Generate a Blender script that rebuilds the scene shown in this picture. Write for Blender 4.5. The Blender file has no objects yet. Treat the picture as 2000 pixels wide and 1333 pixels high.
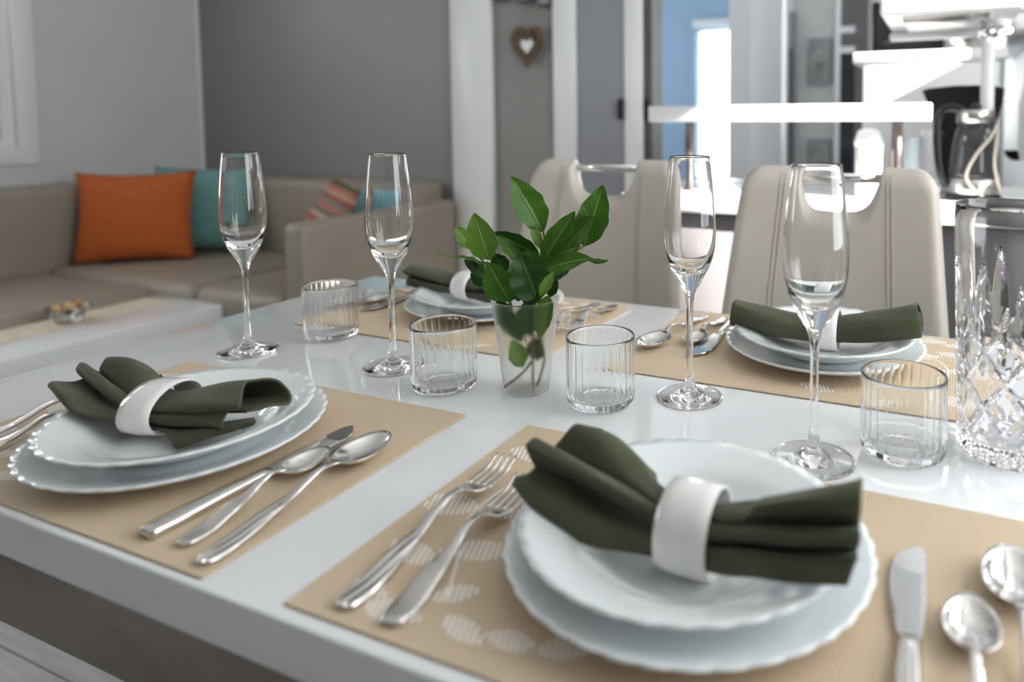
import bpy, bmesh, math, random
from mathutils import Matrix, Vector

PI = math.pi
SC = bpy.context.scene
COL = SC.collection
random.seed(7)


# ------------------------------------------------------------------ camera
cam_d = bpy.data.cameras.new('camera')
cam = bpy.data.objects.new('camera', cam_d)
COL.objects.link(cam)
cam_d.sensor_fit = 'HORIZONTAL'
cam_d.sensor_width = 36.0
cam_d.lens = 1391.28 / 2000.0 * 36.0
cam_d.shift_x = (1000.0 - 1248.05) / 2000.0
cam_d.shift_y = (323.03 - 666.5) / 2000.0
cam_d.clip_start = 0.02
RIGHT, UP, FWD = (0.9172, 0.3983, -0.0054), (-0.0210, 0.0620, 0.9979), (-0.3978, 0.9152, -0.0652)
cam.matrix_world = Matrix(((RIGHT[0], UP[0], -FWD[0], 0.4696),
                           (RIGHT[1], UP[1], -FWD[1], -0.3163),
                           (RIGHT[2], UP[2], -FWD[2], 1.0718),
                           (0, 0, 0, 1)))
cam_d.dof.use_dof = True
cam_d.dof.focus_distance = 0.84
cam_d.dof.aperture_fstop = 2.8
SC.camera = cam

# ------------------------------------------------------------------ sky, sun, windows' daylight
world = bpy.data.worlds.new('daylight_sky')
SC.world = world
world.use_nodes = True
bg = world.node_tree.nodes['Background']
bg.inputs[0].default_value = (0.94, 0.97, 1.0, 1)
bg.inputs[1].default_value = 8.5

sun_d = bpy.data.lights.new('sun', 'SUN')
sun_d.energy = 60.0
sun_d.angle = 0.01
sun_d.color = (1.0, 0.96, 0.90)
sun = bpy.data.objects.new('sun', sun_d)
COL.objects.link(sun)
SUN_DIR = Vector((-1.0, 0.27, -0.55)).normalized()
sun.rotation_euler = SUN_DIR.to_track_quat('-Z', 'Y').to_euler()
sun.location = (3.0, 0.5, 3.5)


def portal(name, loc, rot, sx, sy):
    """marks a window opening so that the sky is sampled through it"""
    d = bpy.data.lights.new(name, 'AREA')
    d.shape = 'RECTANGLE'
    d.size, d.size_y = sx, sy
    d.cycles.is_portal = True
    o = bpy.data.objects.new(name, d)
    o.location, o.rotation_euler = loc, rot
    COL.objects.link(o)


portal('portal_added_side_window', (1.40, 0.45, 1.45), (PI / 2, 0, PI / 2), 0.9, 1.3)
portal('portal_right_window', (1.40, 1.55, 1.47), (PI / 2, 0, PI / 2), 1.14, 1.06)
portal('portal_bedroom_window', (-0.87, 4.30, 1.17), (-PI / 2, 0, 0), 0.40, 1.0)
portal('portal_added_left_window', (-3.30, 0.20, 1.45), (PI / 2, 0, -PI / 2), 0.66, 1.3)
portal('portal_sofa_window', (-3.30, 1.02, 1.78), (PI / 2, 0, -PI / 2), 0.8, 0.4)
portal('portal_added_bedroom_side', (-2.29, 3.25, 1.40), (PI / 2, 0, -PI / 2), 1.4, 1.3)
portal('portal_added_hall_window', (0.35, 4.30, 1.50), (-PI / 2, 0, 0), 0.6, 1.2)

SC.view_settings.view_transform = 'Standard'
SC.view_settings.look = 'None'
SC.view_settings.exposure = 0.0
SC.view_settings.gamma = 1.0
SC.view_settings.use_curve_mapping = False
SC.cycles.max_bounces = 16
SC.cycles.diffuse_bounces = 6
SC.cycles.glossy_bounces = 8
SC.cycles.transmission_bounces = 16
SC.cycles.transparent_max_bounces = 16
SC.cycles.sample_clamp_indirect = 6.0
SC.cycles.blur_glossy = 0.3


# ------------------------------------------------------------------ materials
def mat(name, col, rough=0.5, metal=0.0, trans=0.0, ior=1.45, coat=0.0, spec=None, sheen=0.0):
    m = bpy.data.materials.new(name)
    m.use_nodes = True
    b = m.node_tree.nodes['Principled BSDF']
    b.inputs['Base Color'].default_value = (*col, 1)
    b.inputs['Roughness'].default_value = rough
    b.inputs['Metallic'].default_value = metal
    b.inputs['Transmission Weight'].default_value = trans
    b.inputs['IOR'].default_value = ior
    b.inputs['Coat Weight'].default_value = coat
    b.inputs['Coat Roughness'].default_value = 0.05
    if spec is not None:
        b.inputs['Specular IOR Level'].default_value = spec
    if sheen:
        b.inputs['Sheen Weight'].default_value = sheen
    return m


def nodes(m):
    return m.node_tree.nodes, m.node_tree.links, m.node_tree.nodes['Principled BSDF']


def add_noise(m, scale, c1, c2, bump=0.0, bscale=None, detail=4, stretch=None, bdist=0.002):
    """procedural colour variation between two colours and optional fine relief, in object space"""
    n, l, b = nodes(m)
    tc = n.new('ShaderNodeTexCoord')
    src = tc.outputs['Object']
    if stretch:
        mp = n.new('ShaderNodeMapping')
        mp.inputs['Scale'].default_value = stretch
        l.new(src, mp.inputs[0])
        src = mp.outputs[0]
    t = n.new('ShaderNodeTexNoise')
    t.inputs['Scale'].default_value = scale
    t.inputs['Detail'].default_value = detail
    l.new(src, t.inputs['Vector'])
    r = n.new('ShaderNodeValToRGB')
    r.color_ramp.elements[0].position, r.color_ramp.elements[1].position = 0.3, 0.7
    r.color_ramp.elements[0].color = (*c1, 1)
    r.color_ramp.elements[1].color = (*c2, 1)
    l.new(t.outputs[0], r.inputs[0])
    l.new(r.outputs[0], b.inputs['Base Color'])
    if bump:
        t2 = n.new('ShaderNodeTexNoise')
        t2.inputs['Scale'].default_value = bscale or scale * 8
        t2.inputs['Detail'].default_value = 3
        l.new(src, t2.inputs['Vector'])
        bp = n.new('ShaderNodeBump')
        bp.inputs['Strength'].default_value = bump
        bp.inputs['Distance'].default_value = bdist
        l.new(t2.outputs[0], bp.inputs['Height'])
        l.new(bp.outputs[0], b.inputs['Normal'])
    return m


def weave(m, sx, sy, strength=0.4, dist=0.0006):
    """two crossed wave textures as thread relief"""
    n, l, b = nodes(m)
    tc = n.new('ShaderNodeTexCoord')
    outs = []
    for ax, s in (('X', sx), ('Y', sy)):
        w = n.new('ShaderNodeTexWave')
        w.wave_type = 'BANDS'
        w.bands_direction = ax
        w.inputs['Scale'].default_value = s
        l.new(tc.outputs['Object'], w.inputs['Vector'])
        outs.append(w)
    mx = n.new('ShaderNodeMath')
    mx.operation = 'ADD'
    l.new(outs[0].outputs['Fac'], mx.inputs[0])
    l.new(outs[1].outputs['Fac'], mx.inputs[1])
    bp = n.new('ShaderNodeBump')
    bp.inputs['Strength'].default_value = strength
    bp.inputs['Distance'].default_value = dist
    l.new(mx.outputs[0], bp.inputs['Height'])
    l.new(bp.outputs[0], b.inputs['Normal'])
    return m, mx


M = {}
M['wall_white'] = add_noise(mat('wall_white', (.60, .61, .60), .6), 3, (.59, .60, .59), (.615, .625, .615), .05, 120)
M['wall_grey'] = add_noise(mat('wall_grey', (.25, .24, .235), .45), 2, (.245, .235, .228), (.265, .255, .248), .06, 160)
M['wall_blue'] = mat('wall_blue', (.22, .34, .47), .6)
M['ceiling'] = mat('ceiling_white', (.86, .86, .85), .7)
M['trim_white'] = mat('trim_white', (.80, .81, .82), .35)
M['door_grey'] = mat('door_grey', (.27, .28, .31), .4)
M['dark_jamb'] = mat('dark_jamb', (.09, .085, .08), .5)
M['black_metal'] = mat('black_metal', (.012, .012, .013), .4)
M['plank'] = add_noise(mat('plank', (.42, .42, .40), .45), 4, (.36, .36, .345), (.50, .50, .485), .1, 60, stretch=(1, 12, 1))
M['gap'] = mat('plank_gap', (.12, .12, .115), .8)
M['table_white'] = mat('table_white_lacquer', (.80, .81, .82), .035, coat=.3)
M['bronze'] = add_noise(mat('bronze_lacquer', (.28, .235, .22), .32, metal=.85), 60, (.26, .215, .20), (.31, .26, .245), .05, 300)
M['opal'] = mat('opal_glass', (.80, .83, .835), .09, coat=.25)
n_, l_, b_ = nodes(M['opal'])
b_.inputs['Subsurface Weight'].default_value = .12
b_.inputs['Subsurface Radius'].default_value = (.01, .012, .013)
b_.inputs['Subsurface Scale'].default_value = .4
M['ceramic'] = mat('ivory_ceramic', (.80, .79, .76), .09, coat=.4)
M['steel'] = mat('polished_steel', (.72, .70, .68), .13, metal=1)
M['steel_blade'] = mat('blade_steel', (.70, .70, .70), .10, metal=1)
M['chrome'] = mat('chrome', (.78, .78, .78), .08, metal=1)
M['glass'] = mat('clear_glass', (1, 1, 1), 0, trans=1, ior=1.42)
M['glass_tint'] = mat('tumbler_glass', (.985, .997, .996), 0, trans=1, ior=1.40)
M['crystal'] = mat('cut_crystal', (.99, .99, 1), 0, trans=1, ior=1.46)
M['frosted'] = mat('frosted_plastic', (.97, .98, .96), .34, trans=1, ior=1.25)
M['pane'] = mat('window_pane', (1, 1, 1), 0)
pn = M['pane'].node_tree
p_tr = pn.nodes.new('ShaderNodeBsdfTransparent')
p_gl = pn.nodes.new('ShaderNodeBsdfGlossy'); p_gl.inputs['Roughness'].default_value = 0
p_mx = pn.nodes.new('ShaderNodeMixShader'); p_mx.inputs[0].default_value = .03
pn.links.new(p_tr.outputs[0], p_mx.inputs[1]); pn.links.new(p_gl.outputs[0], p_mx.inputs[2])
pn.links.new(p_mx.outputs[0], pn.nodes['Material Output'].inputs[0])
M['napkin'] = mat('olive_cotton', (.062, .068, .037), .85, sheen=.08)
m, h = weave(M['napkin'], 260, 260, .25, .0004)
M['napkin_edge'] = M['napkin']
M['placemat'] = mat('beige_woven_vinyl', (.60, .47, .325), .65)
n_, l_, b_ = nodes(M['placemat'])
weave(M['placemat'], 125, 200, .5, .0005)
tc_ = n_.new('ShaderNodeTexCoord')
w1 = n_.new('ShaderNodeTexWave'); w1.bands_direction = 'X'; w1.inputs['Scale'].default_value = 125
w2 = n_.new('ShaderNodeTexWave'); w2.bands_direction = 'Y'; w2.inputs['Scale'].default_value = 200
l_.new(tc_.outputs['Object'], w1.inputs['Vector']); l_.new(tc_.outputs['Object'], w2.inputs['Vector'])
mu = n_.new('ShaderNodeMath'); mu.operation = 'MULTIPLY'
l_.new(w1.outputs['Fac'], mu.inputs[0]); l_.new(w2.outputs['Fac'], mu.inputs[1])
rp = n_.new('ShaderNodeValToRGB')
rp.color_ramp.elements[0].color = (.58, .45, .305, 1)
rp.color_ramp.elements[1].color = (.74, .60, .44, 1)
l_.new(mu.outputs[0], rp.inputs[0]); l_.new(rp.outputs[0], b_.inputs['Base Color'])
M['motif'] = mat('pale_thread', (.90, .87, .82), .5)
M['runner'] = add_noise(mat('runner_cloth', (.62, .54, .41), .7), 14, (.58, .49, .36), (.70, .63, .51), .2, 300, stretch=(1, 4, 1))
M['leather'] = add_noise(mat('taupe_leatherette', (.295, .255, .210), .42), 5, (.28, .242, .198), (.315, .272, .225), .12, 220)
M['leather_side'] = M['leather']
M['chair_leather'] = add_noise(mat('cream_leatherette', (.48, .435, .385), .40), 6, (.46, .415, .365), (.505, .46, .41), .12, 260)
M['seam'] = mat('seam_thread', (.40, .36, .32), .7)
M['orange'] = add_noise(mat('orange_cloth', (.42, .085, .012), .8, sheen=.05), 40, (.40, .080, .011), (.46, .105, .016), .3, 300)
M['teal'] = add_noise(mat('teal_cloth', (.13, .29, .27), .8, sheen=.05), 40, (.115, .265, .25), (.15, .32, .295), .3, 300)
M['aqua'] = add_noise(mat('aqua_cloth', (.20, .45, .50), .8, sheen=.05), 40, (.18, .42, .47), (.22, .48, .53), .3, 300)
M['stripe'] = mat('striped_cloth', (.4, .2, .15), .8)
n_, l_, b_ = nodes(M['stripe'])
tc_ = n_.new('ShaderNodeTexCoord')
sep = n_.new('ShaderNodeSeparateXYZ'); l_.new(tc_.outputs['Object'], sep.inputs[0])
sc_ = n_.new('ShaderNodeMath'); sc_.operation = 'MULTIPLY_ADD'; sc_.inputs[1].default_value = 5.0; sc_.inputs[2].default_value = .5
l_.new(sep.outputs['Z'], sc_.inputs[0])
fr_ = n_.new('ShaderNodeMath'); fr_.operation = 'FRACT'; l_.new(sc_.outputs[0], fr_.inputs[0])
rp = n_.new('ShaderNodeValToRGB'); rp.color_ramp.interpolation = 'CONSTANT'
stripe_cols = [(.30, .09, .08), (.45, .28, .20), (.38, .14, .11), (.10, .10, .04), (.42, .24, .17), (.34, .08, .08), (.48, .33, .25), (.16, .14, .13), (.40, .16, .12), (.22, .20, .18)]
el = rp.color_ramp.elements
el[0].color = (*stripe_cols[0], 1); el[1].position = .1; el[1].color = (*stripe_cols[1], 1)
for i_, c_ in enumerate(stripe_cols[2:]):
    e_ = el.new(.2 + .1 * i_); e_.color = (*c_, 1)
l_.new(fr_.outputs[0], rp.inputs[0]); l_.new(rp.outputs[0], b_.inputs['Base Color'])
M['wicker'] = add_noise(mat('brown_wicker', (.12, .08, .05), .75), 60, (.07, .046, .028), (.17, .115, .075), .4, 200)
M['string'] = mat('jute_string', (.35, .27, .18), .8)
M['white_wood'] = mat('white_painted_wood', (.82, .82, .80), .4)
M['counter'] = mat('white_worktop', (.82, .82, .82), .25)
M['cab_grey'] = mat('grey_cabinet', (.14, .13, .135), .35)
M['cab_white'] = mat('white_cabinet', (.78, .78, .79), .3)
M['black_gloss'] = mat('black_gloss', (.012, .012, .013), .15)
M['dark_glass'] = mat('smoked_glass', (.035, .035, .04), .05)
M['brushed'] = mat('brushed_steel', (.60, .58, .56), .28, metal=1)
M['post'] = mat('brown_post', (.10, .085, .08), .25, metal=.7)
M['enamel'] = mat('white_enamel', (.80, .80, .80), .2)
M['pale_blue'] = mat('pale_blue_enamel', (.50, .56, .60), .3)
M['beige_plastic'] = mat('beige_cable', (.55, .50, .43), .4)
M['wood_handle'] = mat('wooden_handle', (.42, .30, .17), .5)
M['picture'] = add_noise(mat('picture_print', (.25, .27, .26), .5), 12, (.10, .12, .10), (.42, .44, .43))
M['blind'] = mat('blind_fabric', (.74, .73, .70), .7)
M['stem'] = mat('leaf_stem', (.20, .16, .07), .6)
for i_, (nm, nc, oc) in enumerate((('nut_brown', (.30, .14, .05), (.42, .22, .09)), ('nut_pale', (.55, .36, .17), (.66, .46, .25)))):
    M[nm] = add_noise(mat(nm, nc, .5), 90, nc, oc, .2, 300)


def leaf_mat(name, base, vein):
    m = mat(name, base, .42, spec=.32)
    n, l, b = nodes(m)
    uv = n.new('ShaderNodeUVMap')
    s = n.new('ShaderNodeSeparateXYZ')
    l.new(uv.outputs[0], s.inputs[0])
    # distance from the midrib, and slanted side veins
    d = n.new('ShaderNodeMath'); d.operation = 'SUBTRACT'; d.inputs[1].default_value = .5
    l.new(s.outputs[0], d.inputs[0])
    a = n.new('ShaderNodeMath'); a.operation = 'ABSOLUTE'; l.new(d.outputs[0], a.inputs[0])
    mid = n.new('ShaderNodeMapRange'); mid.inputs[1].default_value = .012; mid.inputs[2].default_value = .035
    mid.inputs[3].default_value = 1; mid.inputs[4].default_value = 0
    l.new(a.outputs[0], mid.inputs[0])
    k = n.new('ShaderNodeMath'); k.operation = 'MULTIPLY_ADD'; k.inputs[1].default_value = -.55
    l.new(a.outputs[0], k.inputs[0]); l.new(s.outputs[1], k.inputs[2])
    k2 = n.new('ShaderNodeMath'); k2.operation = 'MULTIPLY'; k2.inputs[1].default_value = 11
    l.new(k.outputs[0], k2.inputs[0])
    f = n.new('ShaderNodeMath'); f.operation = 'PINGPONG'; f.inputs[1].default_value = .5
    l.new(k2.outputs[0], f.inputs[0])
    side = n.new('ShaderNodeMapRange'); side.inputs[1].default_value = .0; side.inputs[2].default_value = .09
    side.inputs[3].default_value = .35; side.inputs[4].default_value = 0
    l.new(f.outputs[0], side.inputs[0])
    mx = n.new('ShaderNodeMath'); mx.operation = 'MAXIMUM'
    l.new(mid.outputs[0], mx.inputs[0]); l.new(side.outputs[0], mx.inputs[1])
    tc = n.new('ShaderNodeTexCoord')
    nz = n.new('ShaderNodeTexNoise'); nz.inputs['Scale'].default_value = 45
    l.new(tc.outputs['Object'], nz.inputs['Vector'])
    c1 = n.new('ShaderNodeMix'); c1.data_type = 'RGBA'
    c1.inputs[6].default_value = (*[x * .75 for x in base], 1)
    c1.inputs[7].default_value = (*[x * 1.3 for x in base], 1)
    l.new(nz.outputs[0], c1.inputs[0])
    c2 = n.new('ShaderNodeMix'); c2.data_type = 'RGBA'
    l.new(mx.outputs[0], c2.inputs[0]); l.new(c1.outputs[2], c2.inputs[6])
    c2.inputs[7].default_value = (*vein, 1)
    l.new(c2.outputs[2], b.inputs['Base Color'])
    bp = n.new('ShaderNodeBump'); bp.inputs['Strength'].default_value = .35; bp.inputs['Distance'].default_value = .0008
    l.new(mx.outputs[0], bp.inputs['Height']); l.new(bp.outputs[0], b.inputs['Normal'])
    # thin leaves let some light through
    tr = n.new('ShaderNodeBsdfTranslucent')
    l.new(c2.outputs[2], tr.inputs[0])
    ms = n.new('ShaderNodeMixShader'); ms.inputs[0].default_value = .25
    out = n['Material Output']
    l.new(b.outputs[0], ms.inputs[1]); l.new(tr.outputs[0], ms.inputs[2]); l.new(ms.outputs[0], out.inputs[0])
    return m


LEAFM = [leaf_mat('leaf_dark', (.016, .060, .007), (.07, .15, .04)),
         leaf_mat('leaf_mid', (.044, .130, .010), (.20, .30, .09)),
         leaf_mat('leaf_light', (.110, .215, .026), (.30, .38, .13))]


# ------------------------------------------------------------------ mesh helpers
def link(name, me, m, parent=None, smooth=True, loc=None):
    o = bpy.data.objects.new(name, me)
    COL.objects.link(o)
    if m is not None and not me.materials:
        me.materials.append(m)
    if smooth:
        for p in me.polygons:
            p.use_smooth = True
    if parent is not None:
        o.parent = parent
    if loc is not None:
        o.location = loc
    return o


def pyd(name, v, f):
    me = bpy.data.meshes.new(name)
    me.from_pydata([tuple(x) for x in v], [], f)
    me.update()
    bm = bmesh.new(); bm.from_mesh(me)
    bmesh.ops.recalc_face_normals(bm, faces=bm.faces)
    bm.to_mesh(me); bm.free()
    return me


def tag(o, label, cat, group=None):
    o['label'] = label
    o['category'] = cat
    if group:
        o['group'] = group
    return o


def struct(o):
    o['kind'] = 'structure'
    return o


def thing(name, label, cat, loc=(0, 0, 0), rz=0.0, group=None):
    o = bpy.data.objects.new(name, None)
    o.empty_display_size = .05
    COL.objects.link(o)
    o.location = loc
    o.rotation_euler = (0, 0, rz)
    return tag(o, label, cat, group)


def dup(root, loc, rz, label, group=None, name=None):
    r = root.copy(); COL.objects.link(r)
    r.location = loc; r.rotation_euler = (0, 0, rz)
    r['label'] = label
    if group:
        r['group'] = group
    for ch in list(root.children):
        c = ch.copy(); COL.objects.link(c); c.parent = r
        for g in list(ch.children):
            d = g.copy(); COL.objects.link(d); d.parent = c
    return r


def box_mesh(name, x0, x1, y0, y1, z0, z1, bev=0.0, seg=3):
    bm = bmesh.new()
    bmesh.ops.create_cube(bm, size=1)
    for v in bm.verts:
        v.co = Vector(((x0 + x1) / 2 + v.co.x * (x1 - x0), (y0 + y1) / 2 + v.co.y * (y1 - y0), (z0 + z1) / 2 + v.co.z * (z1 - z0)))
    if bev:
        bmesh.ops.bevel(bm, geom=list(bm.edges), offset=bev, segments=seg, profile=.5, affect='EDGES')
    me = bpy.data.meshes.new(name)
    bm.to_mesh(me); bm.free()
    return me


def box(name, x0, x1, y0, y1, z0, z1, m, parent=None, bev=0.0, seg=3):
    me = box_mesh(name, x0, x1, y0, y1, z0, z1, bev, seg)
    o = link(name, me, m, parent, smooth=False)
    if bev:
        for p in me.polygons:
            p.use_smooth = True
        try:
            me.set_sharp_from_angle(angle=math.radians(50))
        except Exception:
            pass
    return o


def lathe_mesh(name, prof, n=64, rfun=None):
    """prof: list of (r, z) around a closed or open profile; rfun(r, z, th, i) -> (r, z)"""
    v, f = [], []
    k = len(prof)
    for j in range(n):
        th = 2 * PI * j / n
        for i, (r, z) in enumerate(prof):
            rr, zz = (r, z) if rfun is None else rfun(r, z, th, i)
            v.append((rr * math.cos(th), rr * math.sin(th), zz))
    for j in range(n):
        a, b = j * k, ((j + 1) % n) * k
        for i in range(k - 1):
            f.append((a + i, b + i, b + i + 1, a + i + 1))
    me = bpy.data.meshes.new(name)
    me.from_pydata(v, [], f)
    bm = bmesh.new(); bm.from_mesh(me)
    bmesh.ops.remove_doubles(bm, verts=bm.verts, dist=1e-6)
    bmesh.ops.recalc_face_normals(bm, faces=bm.faces)
    bm.to_mesh(me); bm.free()
    return me


def tube_mesh(name, pts, rad, n=10, closed=False):
    """tube along a polyline; rad a number or a list"""
    pts = [Vector(p) for p in pts]
    k = len(pts)
    v, f = [], []
    prev = None
    for i, p in enumerate(pts):
        if closed:
            t = pts[(i + 1) % k] - pts[i - 1]
        else:
            t = pts[min(i + 1, k - 1)] - pts[max(i - 1, 0)]
        t.normalize()
        if prev is None:
            a = Vector((0, 0, 1)) if abs(t.z) < .9 else Vector((1, 0, 0))
            prev = t.cross(a).normalized()
        nrm = (prev - t * prev.dot(t)).normalized()
        prev = nrm
        bn = t.cross(nrm)
        r = rad[i] if isinstance(rad, (list, tuple)) else rad
        for j in range(n):
            th = 2 * PI * j / n
            v.append(p + nrm * (r * math.cos(th)) + bn * (r * math.sin(th)))
    for i in range(k if closed else k - 1):
        a, b = i * n, ((i + 1) % k) * n
        for j in range(n):
            f.append((a + j, a + (j + 1) % n, b + (j + 1) % n, b + j))
    if not closed:
        f.append(tuple(range(n - 1, -1, -1)))
        f.append(tuple(range((k - 1) * n, k * n)))
    return pyd(name, v, f)


def cr(p0, p1, p2, p3, t):
    return 0.5 * ((2 * p1) + (-p0 + p2) * t + (2 * p0 - 5 * p1 + 4 * p2 - p3) * t * t + (-p0 + 3 * p1 - 3 * p2 + p3) * t ** 3)


def spline(pts, sub):
    """Catmull-Rom through the points"""
    P = [Vector(p) for p in pts]
    out = []
    for i in range(len(P) - 1):
        a, b, c, d = P[max(i - 1, 0)], P[i], P[i + 1], P[min(i + 2, len(P) - 1)]
        for s in range(sub):
            out.append(cr(a, b, c, d, s / sub))
    out.append(P[-1])
    return out


def loft_mesh(name, st, n=12, power=2.6):
    """bar along +Y: stations (y, z_centre, half_width, half_thickness[, x])"""
    v, f = [], []
    for s in st:
        y, z, hw, ht = s[:4]
        x = s[4] if len(s) > 4 else 0
        for j in range(n):
            th = 2 * PI * j / n
            c, sn = math.cos(th), math.sin(th)
            v.append((x + hw * math.copysign(abs(c) ** (2 / power), c), y, z + ht * math.copysign(abs(sn) ** (2 / power), sn)))
    for i in range(len(st) - 1):
        a, b = i * n, (i + 1) * n
        for j in range(n):
            f.append((a + j, a + (j + 1) % n, b + (j + 1) % n, b + j))
    f.append(tuple(range(n - 1, -1, -1)))
    f.append(tuple(range((len(st) - 1) * n, len(st) * n)))
    return pyd(name, v, f)


def interp(keys, t):
    """smooth piecewise interpolation of (t, value) keys"""
    if t <= keys[0][0]:
        return keys[0][1]
    for (a, va), (b, vb) in zip(keys, keys[1:]):
        if t <= b:
            k = (t - a) / (b - a)
            k = k * k * (3 - 2 * k)
            return va + (vb - va) * k
    return keys[-1][1]


def cushion_mesh(name, w, h, t, n=18, pinch=.09):
    v, f = [], []
    for side in (1, -1):
        for i in range(n + 1):
            for j in range(n + 1):
                u, q = 2 * i / n - 1, 2 * j / n - 1
                e = max(0, (1 - abs(u) ** 2.6)) ** .55 * max(0, (1 - abs(q) ** 2.6)) ** .55
                sx = 1 - pinch * (1 - abs(q) ** 2) * abs(u) ** 2
                sz = 1 - pinch * (1 - abs(u) ** 2) * abs(q) ** 2
                wr = .03 * math.sin(7 * u + 3 * q) * e * (1 - e)
                v.append((u * w / 2 * sx, side * (t / 2) * (e + wr), q * h / 2 * sz))
    N = (n + 1) ** 2
    for s in range(2):
        for i in range(n):
            for j in range(n):
                a = s * N + i * (n + 1) + j
                q = (a, a + n + 1, a + n + 2, a + 1)
                f.append(q if s == 0 else q[::-1])
    me = bpy.data.meshes.new(name)
    me.from_pydata(v, [], f)
    bm = bmesh.new(); bm.from_mesh(me)
    bmesh.ops.remove_doubles(bm, verts=bm.verts, dist=1e-5)
    bmesh.ops.recalc_face_normals(bm, faces=bm.faces)
    bm.to_mesh(me); bm.free()
    return me


# ------------------------------------------------------------------ the room
XL, XR, YB, YF, ZC = -3.19, 1.30, 2.25, -2.0, 2.30
fl = struct(box('floor', XL - .2, XR + .2, YF - .2, 4.6, -.06, -.012, M['gap']))
pl_me = box_mesh('plank', -.598, .598, -.0945, .0945, -.012, 0, .0015, 1)
pl_me.materials.append(M['plank'])
k = 0
for r in range(23):
    yy = -1.95 + r * .191
    for c in range(5):
        o = bpy.data.objects.new('plank', pl_me)
        COL.objects.link(o)
        o.parent = fl
        o.location = (-2.80 + c * 1.2 - (r % 3) * .38, yy, 0)
        k += 1
struct(box('ceiling', XL - .2, XR + .2, YF - .2, 4.6, ZC, ZC + .06, M['ceiling']))


def wall_with_holes(name, axis, pos, thick, a0, a1, z0, z1, holes, m):
    """wall in the plane axis=pos, extending by thick; holes: (a0, a1, z0, z1)"""
    xs = sorted({a0, a1, *[h[0] for h in holes], *[h[1] for h in holes]})
    zs = sorted({z0, z1, *[h[2] for h in holes], *[h[3] for h in holes]})
    bm = bmesh.new()
    for i in range(len(xs) - 1):
        for j in range(len(zs) - 1):
            cx, cz = (xs[i] + xs[i + 1]) / 2, (zs[j] + zs[j + 1]) / 2
            if any(h[0] < cx < h[1] and h[2] < cz < h[3] for h in holes):
                continue
            ca, cp, cc = cx, pos + thick / 2, cz
            loc = (cp, ca, cc) if axis == 'x' else (ca, cp, cc)
            sz = (abs(thick), xs[i + 1] - xs[i], zs[j + 1] - zs[j]) if axis == 'x' else (xs[i + 1] - xs[i], abs(thick), zs[j + 1] - zs[j])
            bmesh.ops.create_cube(bm, size=1, matrix=Matrix.Translation(loc) @ Matrix.Diagonal((*sz, 1)))
    me = bpy.data.meshes.new(name)
    bm.to_mesh(me); bm.free()
    return struct(link(name, me, m, smooth=False))


def window(name, axis, pos, a0, a1, z0, z1, fr=.05, depth=.06, mull=(), inward=0.0):
    """framed window: structure Empty with frame bars and panes"""
    w = bpy.data.objects.new(name, None); COL.objects.link(w); struct(w)

    def bar(nm, p0, p1, q0, q1, d, m):
        if axis == 'x':
            return box(nm, pos - d / 2, pos + d / 2, p0, p1, q0, q1, m, w)
        return box(nm, p0, p1, pos - d / 2, pos + d / 2, q0, q1, m, w)
    bar('frame_stile', a0, a0 + fr, z0, z1, depth, M['trim_white'])
    bar('frame_stile', a1 - fr, a1, z0, z1, depth, M['trim_white'])
    bar('frame_rail', a0 + fr, a1 - fr, z0, z0 + fr, depth, M['trim_white'])
    bar('frame_rail', a0 + fr, a1 - fr, z1 - fr, z1, depth, M['trim_white'])
    for mm in mull:
        bar('mullion', mm - fr / 2, mm + fr / 2, z0 + fr, z1 - fr, depth * .8, M['trim_white'])
    edges = [a0 + fr] + [e for mm in mull for e in (mm - fr / 2, mm + fr / 2)] + [a1 - fr]
    for e0, e1 in zip(edges[::2], edges[1::2]):
        bar('pane', e0, e1, z0 + fr, z1 - fr, .004, M['pane'])
    return w


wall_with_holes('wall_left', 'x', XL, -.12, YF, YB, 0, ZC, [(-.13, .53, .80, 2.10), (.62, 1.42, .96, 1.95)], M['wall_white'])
window('added_window_2', 'x', XL - .06, -.13, .53, .80, 2.10, mull=(.20,))  # added window out of view, lights the table from the left
# the window beside the sofa: stepped casing and a closed roller blind
w1o = bpy.data.objects.new('window_1', None); COL.objects.link(w1o); struct(w1o)
for (a, b_, c, d, t) in ((1.42, 1.50, .89, 2.05, .012), (.55, .62, .89, 2.05, .012), (.62, 1.42, .89, .96, .012), (.62, 1.42, 1.95, 2.05, .012)):
    box('casing', XL, XL + t, a, b_, c, d, M['trim_white'], w1o, .003, 2)
for (a, b_, c, d) in ((1.375, 1.42, .96, 1.95), (.62, .665, .96, 1.95), (.665, 1.375, .96, 1.005), (.665, 1.375, 1.905, 1.95)):
    box('frame_bar', XL - .08, XL - .01, a, b_, c, d, M['trim_white'], w1o)
box('roller_blind', XL - .05, XL - .046, .67, 1.37, 1.04, 1.62, M['blind'], w1o)
box('pane', XL - .092, XL - .088, .665, 1.375, 1.005, 1.905, M['pane'], w1o)
box('blind_rail', XL - .055, XL - .035, .67, 1.37, 1.012, 1.04, M['trim_white'], w1o, .003, 2)
box('outer_shutter', XL - .118, XL - .10, .60, 1.44, .94, 1.60, M['blind'], w1o)

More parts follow.
